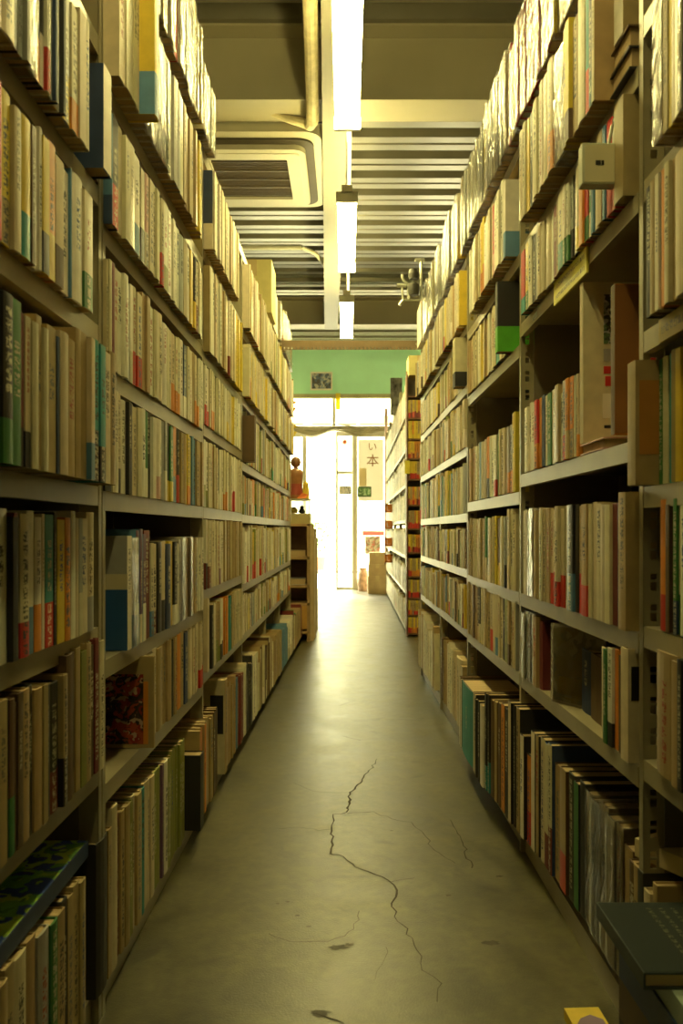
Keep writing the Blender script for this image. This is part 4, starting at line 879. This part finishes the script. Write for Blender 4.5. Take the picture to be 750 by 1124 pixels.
m.lathe([(0, 0), (.07, 0), (.085, .12), (.07, .25), (.05, .30), (.06, .33)], n=16); o = m.build('paper_bag', mat('red_white_bag', (.62, .42, .34), .7, 0, .5, 18), None, (.245, 11.75, 0)); tag(smooth(o), 'crumpled white and red bag on the floor by the glass door', 'bag')
yt = poster('yellow_tag', -.15, -.085, 2.63, 2.87, thin_paper('yellow_card', (.85, .70, .06)), 'bright yellow slip hanging from the top of the shop window', 11.966, 'tag')
# framed picture on the green wall
pf = empty('picture_frame', (-.36, 11.96, 2.915)); tag(pf, 'small white framed picture on the green wall above the door', 'picture')
for a in ((-.16, .16, 0, .02), (-.16, .16, .245, .265), (-.16, -.14, .02, .245), (.14, .16, .02, .245)): q = MB(); q.box(a[0], a[1], 0, .02, a[2], a[3]); q.build('frame', mat('white_frame', (.75, .72, .62), .5), pf)
q = MB(); q.box(-.14, .14, .012, .018, .02, .245); q.build('picture', picture_mat('blue_grey_photo', [(.10, .14, .22), (.2, .26, .36), (.45, .44, .38), (.08, .08, .08)], 8), pf)
q = MB(); q.box(-.145, .145, .018, .03, .015, .25); q.build('backing', CARD, pf)
# draped garland over the door head
m = MB(); N = 60
for i in range(N):
    for k in range(6):
        def gpnt(i, k):
            x = -1.2 + 2.7 * i / N; s = abs(math.sin(x * 3.9)); z = 2.40 - .03 * s - k * .018 * (1 + .4 * math.sin(x * 9)); y = 11.93 - .02 * math.sin(k * 2.1 + x * 5); return (x, y, z)
        m.quad([gpnt(i, k), gpnt(i + 1, k), gpnt(i + 1, k + 1), gpnt(i, k + 1)])
o = m.build('draped_curtain', mat('pale_drape', (.50, .46, .34), .7, 0, .3, 8)); o.modifiers.new('s', 'SOLIDIFY').thickness = .004; tag(o, 'pale cloth draped in swags across the head of the doorway', 'curtain')
m = MB(); m.tube([(-1.3, 11.95, 2.41), (1.6, 11.95, 2.41)], .01, n=8); m.build('curtain_rod', STEEL, o)
# orange signs along the far rack's end
for i, y in enumerate((558, 576, 595, 613)):
    Y = 9.35; c = px(427, y, Y); o = empty('orange_sign', c); tag(o, ORD[3 - i].replace('lowest', 'lowest') + ' of four square orange signs hanging by the far rack' if i < 3 else 'lowest of four square orange signs hanging by the far rack', 'sign')
    OM = mat('orange_card', (.85, .26, .03), .6); s = .047
    for a in ((-s, s, s - .022, s), (-s, s, -s, -s + .022), (-s, -s + .026, -s, s), (s - .026, s, -s, s)): q = MB(); q.box(a[0], a[1], 0, .006, a[2], a[3]); q.build('printed_border', OM, o)
    q = MB(); q.box(-s, s, .006, .009, -s, s); q.build('card', PAPER, o)
    q = MB(); q.box(-.015, .02, -.001, .006, -.02, .025); q.build('printed_mark', OM, o)
q = MB(); q.tube([(0, 0, 0), (0, 0, 2.55)], .022, n=10); o = q.build('banner_pole', mat('pinkish_pole', (.62, .42, .36), .5), None, ((424 - CX) * 11.3 / F, 11.3, 0)); tag(smooth(o), 'thin pinkish pole standing at the end of the far rack', 'pole')
q = MB(); q.box(0, .13, 0, .02, 0, .42); q.box(.0, .13, -.004, 0, .36, .40); o = q.build('framed_print', mat('black_white_print', (.35, .35, .33), .5, 0, .9, 14), None, (.50, 9.2, 2.16)); tag(o, 'black and white print standing on top of the far right rack', 'picture')
carton('carton', .515, .70, 6.72, 6.98, 2.142, 2.30, 'pale yellow box on top of the far right rack end', YC)
q = MB(); q.box(-.02, .02, -.004, 0, 0, .11); o = q.build('yellow_tag', mat('yellow_card', (.80, .66, .06), .6), None, (.50, 6.698, 1.33)); tag(o, 'small yellow tag stuck on the corner of the far right rack', 'tag')

# ------------------------------------------------------------------ outside
struct(mesh_box('ground', -12, 12, 12.1, 40, -.12, -.02, mat('pale_paving', (.62, .60, .54), .8, 0, .1, 3)))
kb = mesh_box('kerb', -12, 12, 17.0, 17.12, -.02, .03, mat('kerb_stone', (.25, .23, .2), .8)); tag(kb, 'dark kerb line across the street outside', 'kerb'); 
hs = empty('building', (0, 24, -.02)); tag(hs, 'pale overexposed building across the street, seen through the doorway', 'building')
q = MB(); q.box(-12, 12, 0, .3, 0, 9); q.build('wall', mat('pale_render', (.8, .78, .72), .9), hs)
for i in range(5): q = MB(); q.box(-9 + i * 4, -7.4 + i * 4, -.03, 0, 1.2, 3); q.build('window', mat('dull_glass', (.4, .45, .45), .2), hs)
bs = MB()
for i in range(260):
    a = Vector((rnd.gauss(0, .16), rnd.gauss(0, .12), rnd.uniform(.05, .75))); d = Vector((rnd.uniform(-1, 1), rnd.uniform(-1, 1), rnd.uniform(-.3, 1))).normalized() * .07; e_ = d.cross(Vector((rnd.uniform(-1, 1), .3, .6))).normalized() * .03
    bs.quad([a, a + d * .5 + e_, a + d, a + d * .5 - e_])
pl = empty('potted_shrub', (-.62, 18, -.02)); tag(pl, 'small green shrub in a pot outside the doorway', 'plant')
bs.build('foliage', mat('leaf_green', (.12, .35, .05), .5), pl, (0, 0, .28)); q = MB(); q.lathe([(0, 0), (.13, 0), (.18, .30), (.16, .30), (.14, .27), (0, .27)]); smooth(q.build('pot', mat('terracotta', (.4, .2, .1), .8), pl))

w = bpy.data.worlds.new('overcast_sky'); SC.world = w; w.use_nodes = True
bg = w.node_tree.nodes['Background']; bg.inputs[0].default_value = (1, .94, .56, 1); bg.inputs[1].default_value = 20
su = bpy.data.lights.new('sun', 'SUN'); su.energy = 20; su.angle = .05; su.color = (1, .96, .86); so = bpy.data.objects.new('sun', su); C.objects.link(so); so.rotation_euler = (math.radians(38), 0, math.radians(-160)); so.location = (0, 15, 8)
pt = bpy.data.lights.new('door_portal', 'AREA'); pt.shape = 'RECTANGLE'; pt.size = 3.5; pt.size_y = 2.84; pt.cycles.is_portal = True
po = bpy.data.objects.new('door_portal', pt); C.objects.link(po); po.location = (.15, 12.2, 1.42); po.rotation_euler = (math.radians(-90), 0, 0)

# ------------------------------------------------------------------ camera
cam = bpy.data.cameras.new('camera'); co = bpy.data.objects.new('camera', cam); C.objects.link(co); SC.camera = co
co.location = (0, 0, H); co.rotation_euler = (math.pi / 2, 0, 0)
cam.sensor_fit = 'VERTICAL'; cam.sensor_height = 36; cam.lens = 36 * F / 1124
cam.shift_x = (375 - CX) / 1124; cam.shift_y = (CY - 562) / 1124
cam.clip_start = .02; cam.clip_end = 200
cam.dof.use_dof = True; cam.dof.focus_distance = 2.6; cam.dof.aperture_fstop = 8
SC.view_settings.view_transform = 'Standard'; SC.view_settings.look = 'None'; SC.view_settings.gamma = 1; SC.view_settings.use_curve_mapping = False
SC.view_settings.exposure = 0
SC.cycles.max_bounces = 8; SC.cycles.diffuse_bounces = 4; SC.cycles.glossy_bounces = 3; SC.cycles.transparent_max_bounces = 16; SC.cycles.sample_clamp_indirect = 6
SC.cycles.use_denoising = True
